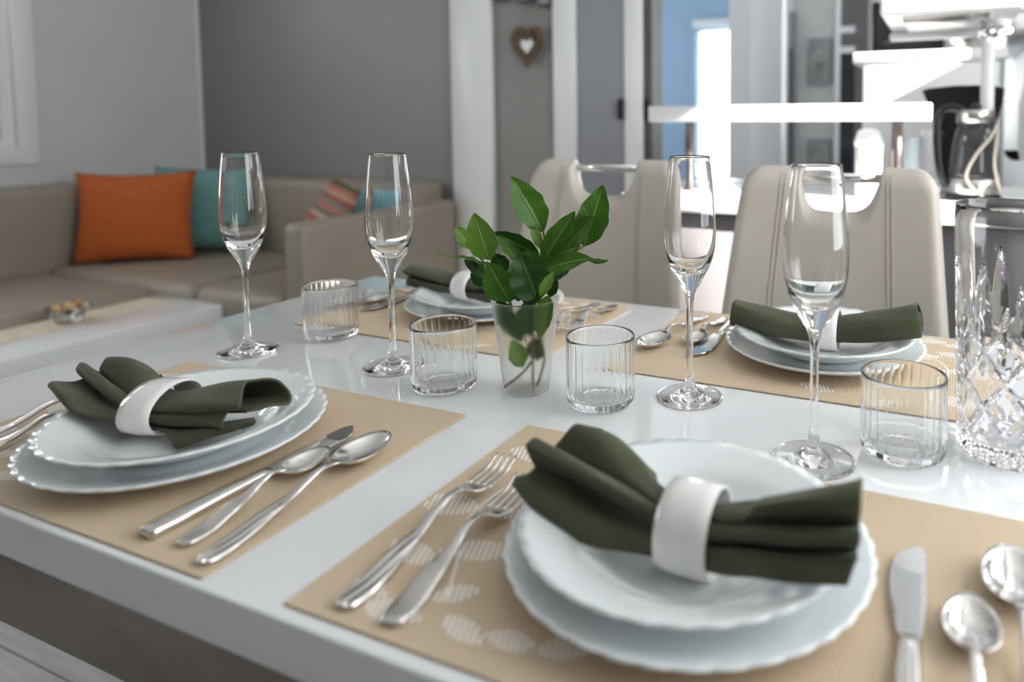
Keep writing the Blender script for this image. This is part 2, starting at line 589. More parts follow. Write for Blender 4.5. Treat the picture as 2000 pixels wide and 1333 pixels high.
wall_with_holes('wall_right', 'x', XR, .12, YF, 4.5, 0, ZC, [(.98, 1.50, 1.24, 2.0), (1.64, 2.12, 1.69, 2.06), (.0, .90, .80, 2.10)], M['wall_white'])
window('window_3', 'x', XR + .06, .98, 1.50, 1.24, 2.0, fr=.012)
window('window_8', 'x', XR + .06, 1.64, 2.12, 1.69, 2.06, fr=.012)
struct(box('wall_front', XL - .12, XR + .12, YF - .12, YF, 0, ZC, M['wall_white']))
window('added_window_4', 'x', XR + .06, .0, .90, .80, 2.10, fr=.04)  # added window out of view, for light from the right and glints on glass
struct(box('added_sun_blocker', XR + .14, XR + 3.2, YF, .62, 2.16, 2.20, M['trim_white']))  # unseen slab added outside to keep direct sun off table and chairs
# grey partition behind the sofa and on to the passage
struct(box('wall_back', XL - .12, -.66, YB, YB + .10, 0, ZC, M['wall_grey']))
struct(box('trim_1', -1.525, -1.318, YB - .030, YB, 0, ZC, M['trim_white'], None, .002, 1))
struct(box('trim_2', -1.018, -.912, YB - .022, YB, 0, ZC, M['trim_white'], None, .002, 1))
struct(box('trim_3', -.698, -.622, YB - .022, YB + .10, 0, ZC, M['trim_white'], None, .002, 1))
struct(box('trim_4', XL, XL + .012, YB - .012, YB, 0, ZC, M['trim_white']))
d1 = struct(bpy.data.objects.new('door_1', None)); COL.objects.link(d1)
box('door_leaf', -.908, -.702, YB - .014, YB - .002, .01, 2.05, M['door_grey'], d1)
box('door_handle', -.722, -.706, YB - .036, YB - .014, 1.07, 1.15, M['black_metal'], d1, .003, 2)
d2 = struct(bpy.data.objects.new('door_2', None)); COL.objects.link(d2)
box('door_leaf', -.620, -.585, YB - .01, YB + .10, .01, 2.05, M['dark_jamb'], d2)
box('latch_plate', -.618, -.600, YB - .016, YB - .01, 1.07, 1.15, M['black_metal'], d2)
# bedroom and hall beyond
wall_with_holes('wall_bedroom', 'y', 4.20, .10, -2.2, -.56, 0, ZC, [(-1.07, -.675, .68, 1.655)], M['wall_blue'])
w5 = window('window_5', 'y', 4.25, -1.07, -.675, .68, 1.655, fr=.012)
box('casing', -1.12, -1.07, 4.185, 4.20, .62, 1.72, M['wall_blue'], w5)
box('blind_box', -1.09, -.665, 4.16, 4.20, 1.665, 1.72, M['pale_blue'], w5, .004, 2)
wall_with_holes('wall_bedroom_side', 'x', -2.2, -.10, YB + .1, 4.3, 0, ZC, [(2.55, 3.95, .75, 2.05)], M['wall_blue'])
window('added_window_6', 'x', -2.25, 2.55, 3.95, .75, 2.05, fr=.04)  # added window out of view that brightens the bedroom
struct(box('wall_passage', -.56, -.44, 3.20, 4.20, 0, ZC, M['trim_white']))
struct(box('trim_5', -.44, -.285, 3.19, 3.28, 0, ZC, M['trim_white'], None, .004, 2))
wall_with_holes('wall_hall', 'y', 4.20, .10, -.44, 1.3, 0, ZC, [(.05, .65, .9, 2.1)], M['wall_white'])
window('added_window_7', 'y', 4.25, .05, .65, .9, 2.1, fr=.04)  # added window, hidden behind the kitchen units, to brighten the hall
d3 = struct(bpy.data.objects.new('door_3', None)); COL.objects.link(d3)
box('door_leaf', -.490, -.400, 4.10, 4.13, .01, 1.72, M['door_grey'], d3)
box('door_panel', -.475, -.415, 4.09, 4.10, .75, 1.50, M['dark_jamb'], d3)
d4 = struct(bpy.data.objects.new('door_4', None)); COL.objects.link(d4)
box('door_stile', -.170, -.140, 4.14, 4.18, 0, 2.05, M['trim_white'], d4)
box('door_stile', -.055, .02, 4.14, 4.18, 0, 2.05, M['cab_grey'], d4)
for i_, (za, zb, mm) in enumerate(((1.62, 1.80, 'cab_grey'), (1.50, 1.58, 'cab_grey'), (1.10, 1.46, 'dark_glass'), (.62, 1.06, 'dark_glass'))):
    box('door_pane', -.140, -.055, 4.15, 4.17, za, zb, M[mm], d4)
for i_ in range(5):
    box('door_rail', -.140, -.055, 4.145, 4.175, (.58, 1.06, 1.46, 1.58, 1.80)[i_], (.62, 1.10, 1.50, 1.62, 2.05)[i_], M['trim_white'], d4)

# ------------------------------------------------------------------ sofa corner
sofa = thing('corner_sofa', 'taupe leatherette corner sofa along the white and grey walls', 'sofa', (0, 0, 0))
XS, YS = -2.95, 2.03
box('backrest', XL + .004, XS, -.30, YB - .004, .10, .80, M['leather'], sofa, .035, 4)
box('backrest', XS + .002, -1.585, YS, YB - .004, .10, .80, M['leather'], sofa, .035, 4)
box('seat_cushion', XS, -2.235, -.30, 1.37, .28, .455, M['leather'], sofa, .04, 4)
box('seat_cushion', XS, -2.05, 1.378, YS, .28, .470, M['leather'], sofa, .04, 4)
box('seat_cushion', -2.045, -1.586, 1.378, YS, .28, .470, M['leather'], sofa, .04, 4)
box('base', XS + .02, -2.27, -.30, 1.37, .06, .278, M['leather'], sofa, .01, 2)
box('base', XS + .02, -1.60, 1.40, YS, .06, .278, M['leather'], sofa, .01, 2)
box('armrest', -1.583, -1.495, 1.385, YB - .045, .06, .725, M['leather'], sofa, .025, 4)
box('armrest', XS, -2.25, -.44, -.304, .06, .72, M['leather'], sofa, .025, 4)
for (fx, fy) in ((-2.35, -.2), (-2.85, -.2), (-2.35, 1.2), (-1.64, 1.46), (-1.64, 1.95), (-2.85, 1.9)):
    box('foot', fx - .025, fx + .025, fy - .025, fy + .025, 0, .062, M['black_metal'], sofa)


def cushion(name, label, w, h, t, m, base, face, lean, group=None, roll=0.0):
    """cushion standing on its lower edge at base, its front turned to the azimuth face, leaning back"""
    o = link(name, cushion_mesh(name, w, h, t), m)
    R = Matrix.Rotation(face, 4, 'Z') @ Matrix.Rotation(-lean, 4, 'X') @ Matrix.Rotation(roll, 4, 'Y')
    o.matrix_world = Matrix.Translation(base) @ R @ Matrix.Translation((0, 0, h / 2))
    return tag(o, label, 'cushion', group)


cushion('throw_cushion', 'orange square cushion leaning in the corner of the sofa', .46, .40, .14, M['orange'], (-2.72, 1.590, .465), math.radians(40), math.radians(12))
cushion('throw_cushion', 'teal cushion half hidden behind the orange one', .46, .40, .12, M['teal'], (-2.64, 1.83, .475), math.radians(28), math.radians(12))
cushion('throw_cushion', 'cushion with red, brown and green stripes tilted behind the sofa arm', .36, .40, .11, M['stripe'], (-1.86, 1.68, .485), math.radians(-28), math.radians(30), None, math.radians(4))
cushion('throw_cushion', 'light blue cushion tucked behind the striped one', .32, .32, .08, M['aqua'], (-1.755, 1.955, .475), math.radians(5), math.radians(6), None, math.radians(3))

# ------------------------------------------------------------------ coffee table with runner and nut bowl
ct = thing('coffee_table', 'low white gloss coffee table in front of the sofa', 'coffee table', (-2.15, .75, 0))
box('table_top', -.235, .265, -.70, .66, .350, .420, M['table_white'], ct, .003, 2)
box('base_frame', -.18, .21, -.60, .56, .05, .348, M['bronze'], ct, .004, 2)
box('plinth', -.21, .24, -.64, .60, .0, .05, M['black_metal'], ct, .004, 2)
run = box('table_runner', -2.330, -2.075, .20, 1.335, .4205, .4225, M['runner'])
tag(run, 'beige cloth runner lying along the coffee table', 'table runner')
bowl = thing('nut_bowl', 'small square-sided clear glass bowl of nuts on the runner', 'bowl', (-2.135, 1.03, .4228))
prof = [(.0, .0), (.030, .0), (.034, .003), (.060, .048), (.062, .052), (.058, .052), (.032, .007), (.0, .006)]
link('glass_bowl', lathe_mesh('nut_bowl', prof, 40), M['glass'], bowl)
nut_me = [lathe_mesh('nut', [(0, -.013), (.008, -.011), (.0125, -.004), (.0115, .004), (.008, .010), (0, .014)], 10, lambda r, z, t, i: (r * (1 + .12 * math.sin(3 * t + i)), z)) for _ in range(2)]
nut_me[0].materials.append(M['nut_brown']); nut_me[1].materials.append(M['nut_pale'])
for i_ in range(18):
    layer = 0 if i_ < 5 else (1 if i_ < 11 else 2)
    rr = (.014, .024, .030)[layer] if i_ not in (4, 10, 17) else .0
    th_ = i_ * 2.4
    o = link('nut', nut_me[i_ % 2], None, None, True, (-2.135 + rr * math.cos(th_), 1.03 + rr * math.sin(th_), .4228 + .023 + layer * .0155))
    o.rotation_euler = (random.uniform(0, 3), random.uniform(0, 3), random.uniform(0, 3))
    tag(o, 'small shelled nut in the glass bowl on the coffee table', 'nut', 'nuts in the glass bowl')

# ------------------------------------------------------------------ wall hangings by the passage
heart = thing('heart_ornament', 'brown wicker heart with a white heart in its middle, hung on the grey wall', 'ornament', (-1.132, YB - .03, 1.37))


def heart_pt(t, s):
    x = 16 * math.sin(t) ** 3
    z = 13 * math.cos(t) - 5 * math.cos(2 * t) - 2 * math.cos(3 * t) - math.cos(4 * t)
    return Vector((x / 17 * s, 0, (z + 2.5) / 17 * s * 1.22))


for q in range(4):
    pts, nn = [], 120
    for i_ in range(nn):
        t = 2 * PI * i_ / nn
        c = heart_pt(t, .067)
        n2 = c.normalized() if c.length > 1e-6 else Vector((0, 0, 1))
        a = 9 * t + q * PI / 2
        pts.append(c + n2 * (.0085 * math.cos(a)) + Vector((0, .0085 * math.sin(a), 0)))
    link('wicker_strand', tube_mesh('wicker_strand', pts, .0082, 6, True), M['wicker'], heart)
pts = [heart_pt(2 * PI * i_ / 60, .030) for i_ in range(60)]
hv = [(p.x, -.006, p.z) for p in pts] + [(p.x, .006, p.z) for p in pts] + [(0, -.008, 0), (0, .008, 0)]
hf = []
for i_ in range(60):
    j = (i_ + 1) % 60
    hf += [(i_, j, 60 + j, 60 + i_), (i_, 120, j), (60 + i_, 60 + j, 121)]
link('white_heart', pyd('white_heart', hv, hf), M['white_wood'], heart, False)
link('hanging_string', tube_mesh('hanging_string', [(0, 0, .075), (0, .012, .13), (0, .024, .176)], .0025, 6), M['string'], heart)
for i_, (px, pz, nm) in enumerate(((-1.262, 1.566, 'left of the three'), (-1.150, 1.552, 'middle of the three'), (-1.052, 1.530, 'right of the three'))):
    f_ = thing('small_picture', 'small dark picture high on the grey wall, ' + nm, 'picture', (px, YB - .02, pz), 0, 'small dark pictures above the heart')
    box('picture_frame', -.032, .032, -.008, .018, 0, .09, M['dark_jamb'], f_, .003, 2)
    box('picture_print', -.022, .022, -.0095, -.0082, .012, .078, M['picture'], f_)
for (x0, x1, z0, z1, lb) in ((-.338, -.195, 1.276, 1.56, 'framed grey print with a plant, the upper one on the hall wall'), (-.335, -.19, .64, .94, 'framed grey print, the lower one on the hall wall')):
    f_ = thing('wall_picture', lb, 'picture', ((x0 + x1) / 2, 4.19, z0))
    w_ = (x1 - x0) / 2
    box('picture_frame', -w_, w_, -.02, .008, 0, z1 - z0, M['door_grey'], f_, .003, 2)
    box('picture_print', -w_ + .02, w_ - .02, -.0225, -.0205, .02, z1 - z0 - .02, M['picture'], f_)

# ------------------------------------------------------------------ kitchen
wt = box('kitchen_worktop', -.42, .745, 1.60, 2.20, .803, .850, M['counter'], None, .003, 2)
tag(wt, 'white worktop of the kitchen peninsula behind the dining chairs', 'worktop')
for i_, (x0, x1, lb) in enumerate(((-.40, .02, 'dark grey base cabinet at the open left end of the peninsula'), (.022, .38, 'dark grey base cabinet in the middle of the peninsula'), (.382, .74, 'dark grey base cabinet at the right end under the kettle'))):
    c = thing('base_cabinet', lb, 'cabinet', (x0, 1.63, 0), 0, 'base cabinets of the peninsula')
    box('body', 0, x1 - x0, .018, .56, .08, .803, M['cab_grey'], c)
    box('door', .003, x1 - x0 - .003, -.002, .017, .085, .798, M['cab_grey'], c, .002, 1)
    box('plinth', .0, x1 - x0, .05, .54, 0, .08, M['cab_grey'], c)
bar = thing('breakfast_bar', 'thick white raised bar shelf on brown posts above the worktop', 'bar shelf', (0, 1.72, .850))
box('bar_top', -.375, .427, -.02, .20, .212, .259, M['counter'], bar, .003, 2)
for px in (-.262, .340):
    pr_ = [(0, 0), (.030, 0), (.030, .004), (.017, .012), (.0155, .10), (.0135, .212), (0, .212)]
    link('post', lathe_mesh('post', [(r, z) for r, z in pr_], 24), M['post'], bar, True, (px, .04, 0))
# tall white end cabinet with shelf board and oven niche behind the bar
tc = thing('side_cabinet', 'chest-high white cabinet with a projecting top board behind the bar', 'cabinet', (.19, 2.30, 0))
box('body', .0, .43, .0, .50, 0, 1.259, M['cab_white'], tc)
box('top_board', -.032, .45, -.02, .52, 1.2595, 1.297, M['cab_white'], tc, .003, 2)
box('door', .004, .426, -.018, -.001, .10, 1.25, M['cab_white'], tc, .002, 1)
ov = thing('microwave', 'black microwave on the white side cabinet beneath the hood', 'microwave', (.20, 2.47, 1.2975))
box('body', 0, .40, 0, .32, 0, .20, M['black_gloss'], ov, .008, 3)
box('door_window', .02, .30, -.006, -.0005, .02, .18, M['dark_glass'], ov, .002, 1)
box('control_strip', .31, .41, -.006, -.0005, .02, .18, M['black_metal'], ov, .002, 1)
pan = thing('steel_pot', 'low steel pot standing on the white side cabinet', 'pot', (.52, 2.375, 1.2975))
link('pot_body', lathe_mesh('pot', [(0, 0), (.070, 0), (.074, .004), (.074, .06), (.076, .062), (.072, .062), (.070, .006), (0, .005)], 40), M['brushed'], pan)
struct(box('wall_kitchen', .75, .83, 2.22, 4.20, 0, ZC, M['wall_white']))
hood = thing('cooker_hood', 'white cooker hood with a pale grease filter overhead', 'cooker hood', (.300, 1.64, 1.335))
box('hood_body', 0, .33, 0, .46, .0, .10, M['enamel'], hood, .008, 3)
box('filter', .05, .26, .06, .38, -.005, -.0005, M['brushed'], hood, .002, 1)
box('hood_rim', -.006, .336, .42, .47, -.022, -.0008, M['enamel'], hood, .005, 2)
box('chimney', .06, .27, .14, .40, .101, .93, M['enamel'], hood)
uc = thing('wall_cabinet', 'white wall cabinet at the top right corner of the kitchen', 'cabinet', (.60, 2.26, 1.40))
box('body', .085, .148, 0, 1.4, 0, .85, M['cab_white'], uc)
box('door', .066, .084, .01, .69, .01, .84, M['cab_white'], uc, .002, 1)
box('door', .066, .084, .71, 1.39, .01, .84, M['cab_white'], uc, .002, 1)
box('light_rail', .06, .15, 0, 1.4, -.05, -.001, M['trim_white'], uc, .003, 1)
pole = thing('shelf_pole', 'white vertical pole rising from the worktop to the hood', 'pole', (.566, 1.905, .8505))
link('pole_tube', lathe_mesh('pole', [(0, 0), (.018, 0), (.018, .482), (0, .482)], 24), M['enamel'], pole)
link('pole_collar', lathe_mesh('pole_collar', [(.0185, .44), (.025, .443), (.025, .470), (.0185, .473)], 24), M['chrome'], pole)
link('pole_foot', lathe_mesh('pole_foot', [(.0185, .0), (.034, .0), (.034, .006), (.0185, .012)], 24), M['chrome'], pole)

cm = thing('coffee_machine', 'black coffee machine with a broad curved top behind the kettle', 'coffee machine', (.50, 2.0, .8505))


def slab_profile(name, rows, dy0, dy1, m, parent):
    """stack of horizontal cross sections (z, x0, x1) extruded in y"""
    v, f = [], []
    for (z, x0, x1) in rows:
        v += [(x0, dy0, z), (x1, dy0, z), (x1, dy1, z), (x0, dy1, z)]
    for i in range(len(rows) - 1):
        a, b = 4 * i, 4 * i + 4
        for j in range(4):
            f.append((a + j, a + (j + 1) % 4, b + (j + 1) % 4, b + j))
    f.append((3, 2, 1, 0)); n_ = 4 * (len(rows) - 1)
    f.append((n_, n_ + 1, n_ + 2, n_ + 3))
    o = link(name, pyd(name, v, f), m, parent, False)
    return o


slab_profile('machine_top', [(.17, -.055, .085), (.22, -.075, .098), (.258, -.088, .108), (.300, -.105, .112), (.306, -.085, .10), (.312, -.02, .06)], -.05, .09, M['black_gloss'], cm)
slab_profile('machine_body', [(.0, -.07, .09), (.03, -.07, .09), (.031, -.05, .08), (.169, -.05, .08)], .0, .09, M['black_metal'], cm)
box('drip_tray', -.06, .08, -.06, -.001, .0, .022, M['brushed'], cm, .003, 2)
box('switch', -.01, .02, -.056, -.0505, .22, .235, M['brushed'], cm, .001, 1)

ket = thing('electric_kettle', 'glass and steel kettle with a black handle on the worktop', 'kettle', (.535, 1.80, .8505))
link('base_plate', lathe_mesh('kettle_base', [(0, 0), (.070, 0), (.072, .004), (.070, .014), (0, .014)], 40), M['black_metal'], ket)
link('steel_band', lathe_mesh('kettle_band', [(0, .0145), (.062, .0145), (.064, .018), (.064, .056), (.060, .058), (0, .058)], 40), M['brushed'], ket)
link('glass_body', lathe_mesh('kettle_glass', [(.0, .0585), (.060, .0585), (.061, .07), (.056, .14), (.046, .205), (.044, .205), (.054, .14), (.058, .07), (.0, .062)], 40), M['dark_glass'], ket)
link('collar', lathe_mesh('kettle_collar', [(.0435, .2052), (.048, .2052), (.046, .238), (.0435, .240), (0, .242)], 40), M['brushed'], ket)
hp = spline([(-.030, .0, .236), (-.062, .0, .246), (-.090, .0, .225), (-.092, .0, .15), (-.082, .0, .07), (-.066, .0, .035)], 6)
link('handle', tube_mesh('kettle_handle', hp, .013, 10), M['black_gloss'], ket)
link('lid_knob', lathe_mesh('kettle_knob', [(0, .243), (.014, .243), (.016, .25), (.010, .258), (0, .26)], 20), M['black_gloss'], ket)
cb = spline([(.02, -.075, .012), (-.02, -.08, .06), (.0, -.085, .12), (.03, -.08, .16), (.05, -.07, .19), (.045, -.075, .10), (.06, -.06, .03), (.07, -.03, .004)], 6)
cord = link('power_cord', tube_mesh('power_cord', [(x + .535, y + 1.80, z + .8525) for x, y, z in cb], .004, 8), M['beige_plastic'])
tag(cord, 'pale cable looped in front of the kettle', 'cable')

can = thing('canister', 'white lidded canister on the worktop left of the brown post', 'canister', (.266, 1.765, .8505))
link('canister_body', lathe_mesh('canister', [(0, 0), (.034, 0), (.036, .004), (.037, .14), (0, .14)], 36), M['enamel'], can)
link('lid', lathe_mesh('canister_lid', [(0, .1405), (.039, .1405), (.040, .15), (.030, .185), (.012, .192), (0, .193)], 36), M['enamel'], can)
link('clip', box_mesh('clip', .030, .044, -.006, .006, .11, .125, .002, 1), M['brushed'], can, False)
cup = thing('drinking_cup', 'pale blue-grey tapered cup beside the brown post', 'cup', (.372, 1.86, .8505))
link('cup_body', lathe_mesh('cup', [(0, 0), (.021, 0), (.023, .003), (.029, .165), (.0275, .166), (.0215, .006), (0, .005)], 36), M['pale_blue'], cup)
dsp = thing('soap_dispenser', 'white bottle with a clear grinder base next to the kettle', 'bottle', (.425, 1.90, .8505))
link('bottle_base', lathe_mesh('dispenser_base', [(0, 0), (.022, 0), (.024, .004), (.024, .045), (.020, .052), (.024, .060), (0, .0605)], 30), M['glass_tint'], dsp)
link('bottle_body', lathe_mesh('dispenser_body', [(0, .061), (.026, .061), (.028, .07), (.028, .115), (.024, .125), (.028, .135), (.030, .18), (.026, .186), (0, .188)], 30), M['enamel'], dsp)
ut = thing('hanging_spatula', 'white spatula with a wooden handle hanging by the kitchen wall', 'spatula', (.700, 2.34, .93))
slab_profile('blade', [(.0, -.012, .014), (.05, -.024, .020), (.18, -.022, .020), (.25, -.008, .012), (.262, -.004, .006)], -.004, .0, M['enamel'], ut)
link('handle', tube_mesh('spatula_handle', [(.0, .001, .262), (.010, .008, .34), (.022, .016, .44)], .006, 8), M['wood_handle'], ut)
ut2 = thing('hanging_ladle', 'dark ladle hanging behind the white spatula', 'ladle', (.685, 2.44, .95))
link('ladle_bowl', lathe_mesh('ladle_bowl', [(0, -.03), (.02, -.026), (.036, -.01), (.04, .006), (.037, .006), (.018, -.02), (0, -.024)], 24), M['black_gloss'], ut2, True)
link('handle', tube_mesh('ladle_handle', [(.036, 0, .0), (.044, .0, .12), (.042, .0, .30), (.046, .0, .42)], .006, 8), M['black_gloss'], ut2)
rail = tube_mesh('utensil_rail', [(.738, 2.26, 1.385), (.738, 3.4, 1.385)], .008, 10)
tag(link('utensil_rail', rail, M['chrome']), 'chrome rail along the kitchen wall above the utensils', 'rail')

# ------------------------------------------------------------------ dining chairs


def make_chair(label, loc, rz, group):
    c = thing('dining_chair', label, 'chair', loc, rz, group)
    zt, zb = .982, .46

    def hw(z):
        return .170 + .034 * (zt - z) / (zt - .60) if z > .60 else .204

    def top(s):
        a = abs(s)
        t = zt
        if a > .80:
            t -= .045 * (1 - math.sqrt(max(0, 1 - ((a - .80) / .20) ** 2)))
        if a < .46:
            t -= .080 * (1 - (a / .46) ** 4.6)
        return t
    S = []
    base = [i / 24 for i in range(-24, 25)] + [-.985, .985, -.44, .44, -.455, .455, -.465, .465]
    S = sorted(set(base))
    NR = 22
    v, f = [], []

    def edge(s, q):
        # plumpness: falls to a rounded rim at the outline
        e1 = min(1, (1 - abs(s)) / .10)
        e2 = min(1, (1 - q) / .06)
        return max(0, 1 - (1 - e1) ** 2) ** .5 * max(0, 1 - (1 - e2) ** 2) ** .5
    for side in (-1, 1):
        for s in S:
            tz = top(s)
            for j in range(NR + 1):
                q = (j / NR) ** .8
                z = zb + (tz - zb) * q
                x = s * hw(z)
                lean = .10 * ((z - zb) / (zt - zb)) ** 1.5
                bend = -.030 * (s * s) * -1 - .03 * s * s * 2 * .5
                bend = -.022 * s * s
                v.append((x, lean + bend + side * (.024 * edge(s, q) + .002), z))
    n1 = len(S) * (NR + 1)
    for i in range(len(S) - 1):
        for j in range(NR):
            a = i * (NR + 1) + j
            f.append((a, a + NR + 1, a + NR + 2, a + 1))
            f.append((n1 + a, n1 + a + 1, n1 + a + NR + 2, n1 + a + NR + 1))
        a = i * (NR + 1) + NR
        f.append((a, a + NR + 1, n1 + a + NR + 1, n1 + a))
        a = i * (NR + 1)
        f.append((a, n1 + a, n1 + a + NR + 1, a + NR + 1))
    for a0 in (0, (len(S) - 1) * (NR + 1)):
        for j in range(NR):
            f.append((a0 + j, a0 + j + 1, n1 + a0 + j + 1, n1 + a0 + j))
    bk = link('backrest', pyd('chair_back', v, f), M['chair_leather'], c)
    for s in (-.56, -.515, .515, .56):
        pts = []
        for j in range(24):
            z = zb + .03 + (zt - .012 - zb - .03) * j / 23
            q = (z - zb) / (top(s) - zb)
            lean = .10 * ((z - zb) / (zt - zb)) ** 1.5
            pts.append((s * hw(z), lean - .022 * s * s - (.024 * edge(s, q) + .002) - .0004, z))
        link('seam', tube_mesh('chair_seam', pts, .0013, 5), M['seam'], bk)
    zl = .962
    lean = .10 * ((zl - zb) / (zt - zb)) ** 1.5
    link('handle_tube', tube_mesh('chair_handle', [(-.083, lean, zl), (.083, lean, zl)], .0085, 16), M['chrome'], c)
    box('seat', -.215, .215, -.44, .02, .375, .458, M['chair_leather'], c, .03, 4)
    for s in (-1, 1):
        pts = spline([(s * .19, .0, .36), (s * .19, -.36, .36), (s * .19, -.40, .33), (s * .19, -.40, .05), (s * .19, -.37, .014), (s * .19, .10, .014)], 5)
        link('frame_tube', tube_mesh('chair_frame', pts, .012, 10), M['chrome'], c)
    link('frame_tube', tube_mesh('chair_frame_rear', [(-.19, .10, .014), (.19, .10, .014)], .012, 10), M['chrome'], c)
    return c


make_chair('cream leatherette chair with chrome grip, partly behind the leafy sprigs', (-.225, 1.02, 0), math.radians(2), 'cream dining chairs')
make_chair('cream leatherette chair with chrome grip, nearer the kitchen worktop and pitcher', (.283, .93, 0), math.radians(-1), 'cream dining chairs')

# ------------------------------------------------------------------ dining table
TX0, TX1, TY0, TY1, TZ = -.6154, .690, -.006, .8012, .75
tb = thing('dining_table', 'white gloss dining table with a bronze frame, laid for four', 'table', ((TX0 + TX1) / 2, (TY0 + TY1) / 2, 0))
HX, HY = (TX1 - TX0) / 2, (TY1 - TY0) / 2
box('table_top', -HX, HX, -HY, HY, .712, TZ, M['table_white'], tb, .0025, 3)
for s in (-1, 1):
    box('apron', -HX + .03, HX - .03, s * (HY - .080) - .012, s * (HY - .080) + .012, .560, .711, M['bronze'], tb, .002, 1)
    box('apron', s * (HX - .06) - .012, s * (HX - .06) + .012, -HY + .094, HY - .094, .560, .711, M['bronze'], tb, .002, 1)
box('pedestal', -.28, .28, -.10, .10, .03, .711, M['bronze'], tb, .004, 2)
box('base_plate', -.36, .36, -.26, .26, 0, .03, M['bronze'], tb, .004, 2)

# ------------------------------------------------------------------ measured control points (world metres)
NAPKIN_1 = [
    [(-0.3554, 0.0900, 0.8055), (-0.3227, 0.0830, 0.7984), (-0.2947, 0.0810, 0.7914), (-0.2512, 0.0930, 0.7848), (-0.2261, 0.1020, 0.7744), (-0.1929, 0.0980, 0.7663), (-0.1541, 0.1150, 0.7768), (-0.1213, 0.1350, 0.7889)],
    [(-0.3645, 0.0960, 0.8057), (-0.3294, 0.0920, 0.8013), (-0.2985, 0.0920, 0.7916), (-0.2588, 0.0990, 0.7867), (-0.2272, 0.1030, 0.7803), (-0.1969, 0.1050, 0.7773), (-0.1579, 0.1180, 0.7837), (-0.1203, 0.1370, 0.7902)],
    [(-0.3592, 0.1220, 0.8012), (-0.3355, 0.1220, 0.7922), (-0.3059, 0.1170, 0.7878), (-0.2661, 0.1080, 0.7871), (-0.2351, 0.1080, 0.7820), (-0.2170, 0.1180, 0.7744), (-0.1794, 0.1280, 0.7798), (-0.1377, 0.1450, 0.7861)],
    [(-0.3614, 0.1180, 0.8127), (-0.3209, 0.1120, 0.8038), (-0.2912, 0.1090, 0.7973), (-0.2601, 0.1070, 0.7910), (-0.2260, 0.1050, 0.7883), (-0.1964, 0.1100, 0.7882), (-0.1603, 0.1150, 0.7904), (-0.1451, 0.1200, 0.7860)],
    [(-0.3689, 0.1270, 0.8154), (-0.3291, 0.1240, 0.8071), (-0.2917, 0.1190, 0.7993), (-0.2588, 0.1120, 0.7924), (-0.2324, 0.1100, 0.7893), (-0.2035, 0.1150, 0.7941), (-0.1697, 0.1220, 0.7979), (-0.1451, 0.1300, 0.8007)],
    [(-0.3651, 0.1450, 0.7981), (-0.3404, 0.1420, 0.7881), (-0.3022, 0.1320, 0.7871), (-0.2658, 0.1200, 0.7893), (-0.2414, 0.1170, 0.7871), (-0.2315, 0.1330, 0.7841), (-0.2003, 0.1430, 0.7858), (-0.1693, 0.1530, 0.7895)],
    [(-0.3609, 0.1400, 0.8060), (-0.3274, 0.1350, 0.7997), (-0.2890, 0.1270, 0.7958), (-0.2564, 0.1170, 0.7955), (-0.2275, 0.1110, 0.7937), (-0.1912, 0.1120, 0.8002), (-0.1551, 0.1170, 0.8046), (-0.1256, 0.1250, 0.8077)],
    [(-0.3653, 0.1500, 0.8141), (-0.3338, 0.1550, 0.8161), (-0.2964, 0.1500, 0.8083), (-0.2687, 0.1400, 0.8011), (-0.2366, 0.1320, 0.7993), (-0.2068, 0.1380, 0.8063), (-0.1730, 0.1460, 0.8147), (-0.1522, 0.1550, 0.8181)],
    [(-0.3732, 0.1780, 0.8012), (-0.3411, 0.1800, 0.7926), (-0.3024, 0.1700, 0.7883), (-0.2725, 0.1550, 0.7909), (-0.2446, 0.1580, 0.7929), (-0.2115, 0.1680, 0.7969), (-0.1713, 0.1780, 0.8058), (-0.1447, 0.1850, 0.8077)],
    [(-0.3814, 0.1820, 0.7815), (-0.3519, 0.1860, 0.7767), (-0.3127, 0.1760, 0.7744), (-0.2799, 0.1620, 0.7789), (-0.2491, 0.1660, 0.7800), (-0.2078, 0.1760, 0.7838), (-0.1625, 0.1820, 0.7886), (-0.1325, 0.1860, 0.7896)],
    [(-0.3649, 0.1720, 0.7814), (-0.3327, 0.1740, 0.7779), (-0.2971, 0.1660, 0.7764), (-0.2645, 0.1520, 0.7812), (-0.2295, 0.1500, 0.7847), (-0.1944, 0.1550, 0.7858), (-0.1614, 0.1580, 0.7884), (-0.1389, 0.1630, 0.7916)],
    [(-0.3445, 0.1600, 0.7868), (-0.3099, 0.1600, 0.7851), (-0.2797, 0.1550, 0.7815), (-0.2459, 0.1400, 0.7859), (-0.2188, 0.1400, 0.7850), (-0.1838, 0.1420, 0.7883), (-0.1596, 0.1430, 0.7903), (-0.1443, 0.1450, 0.7920)],
]
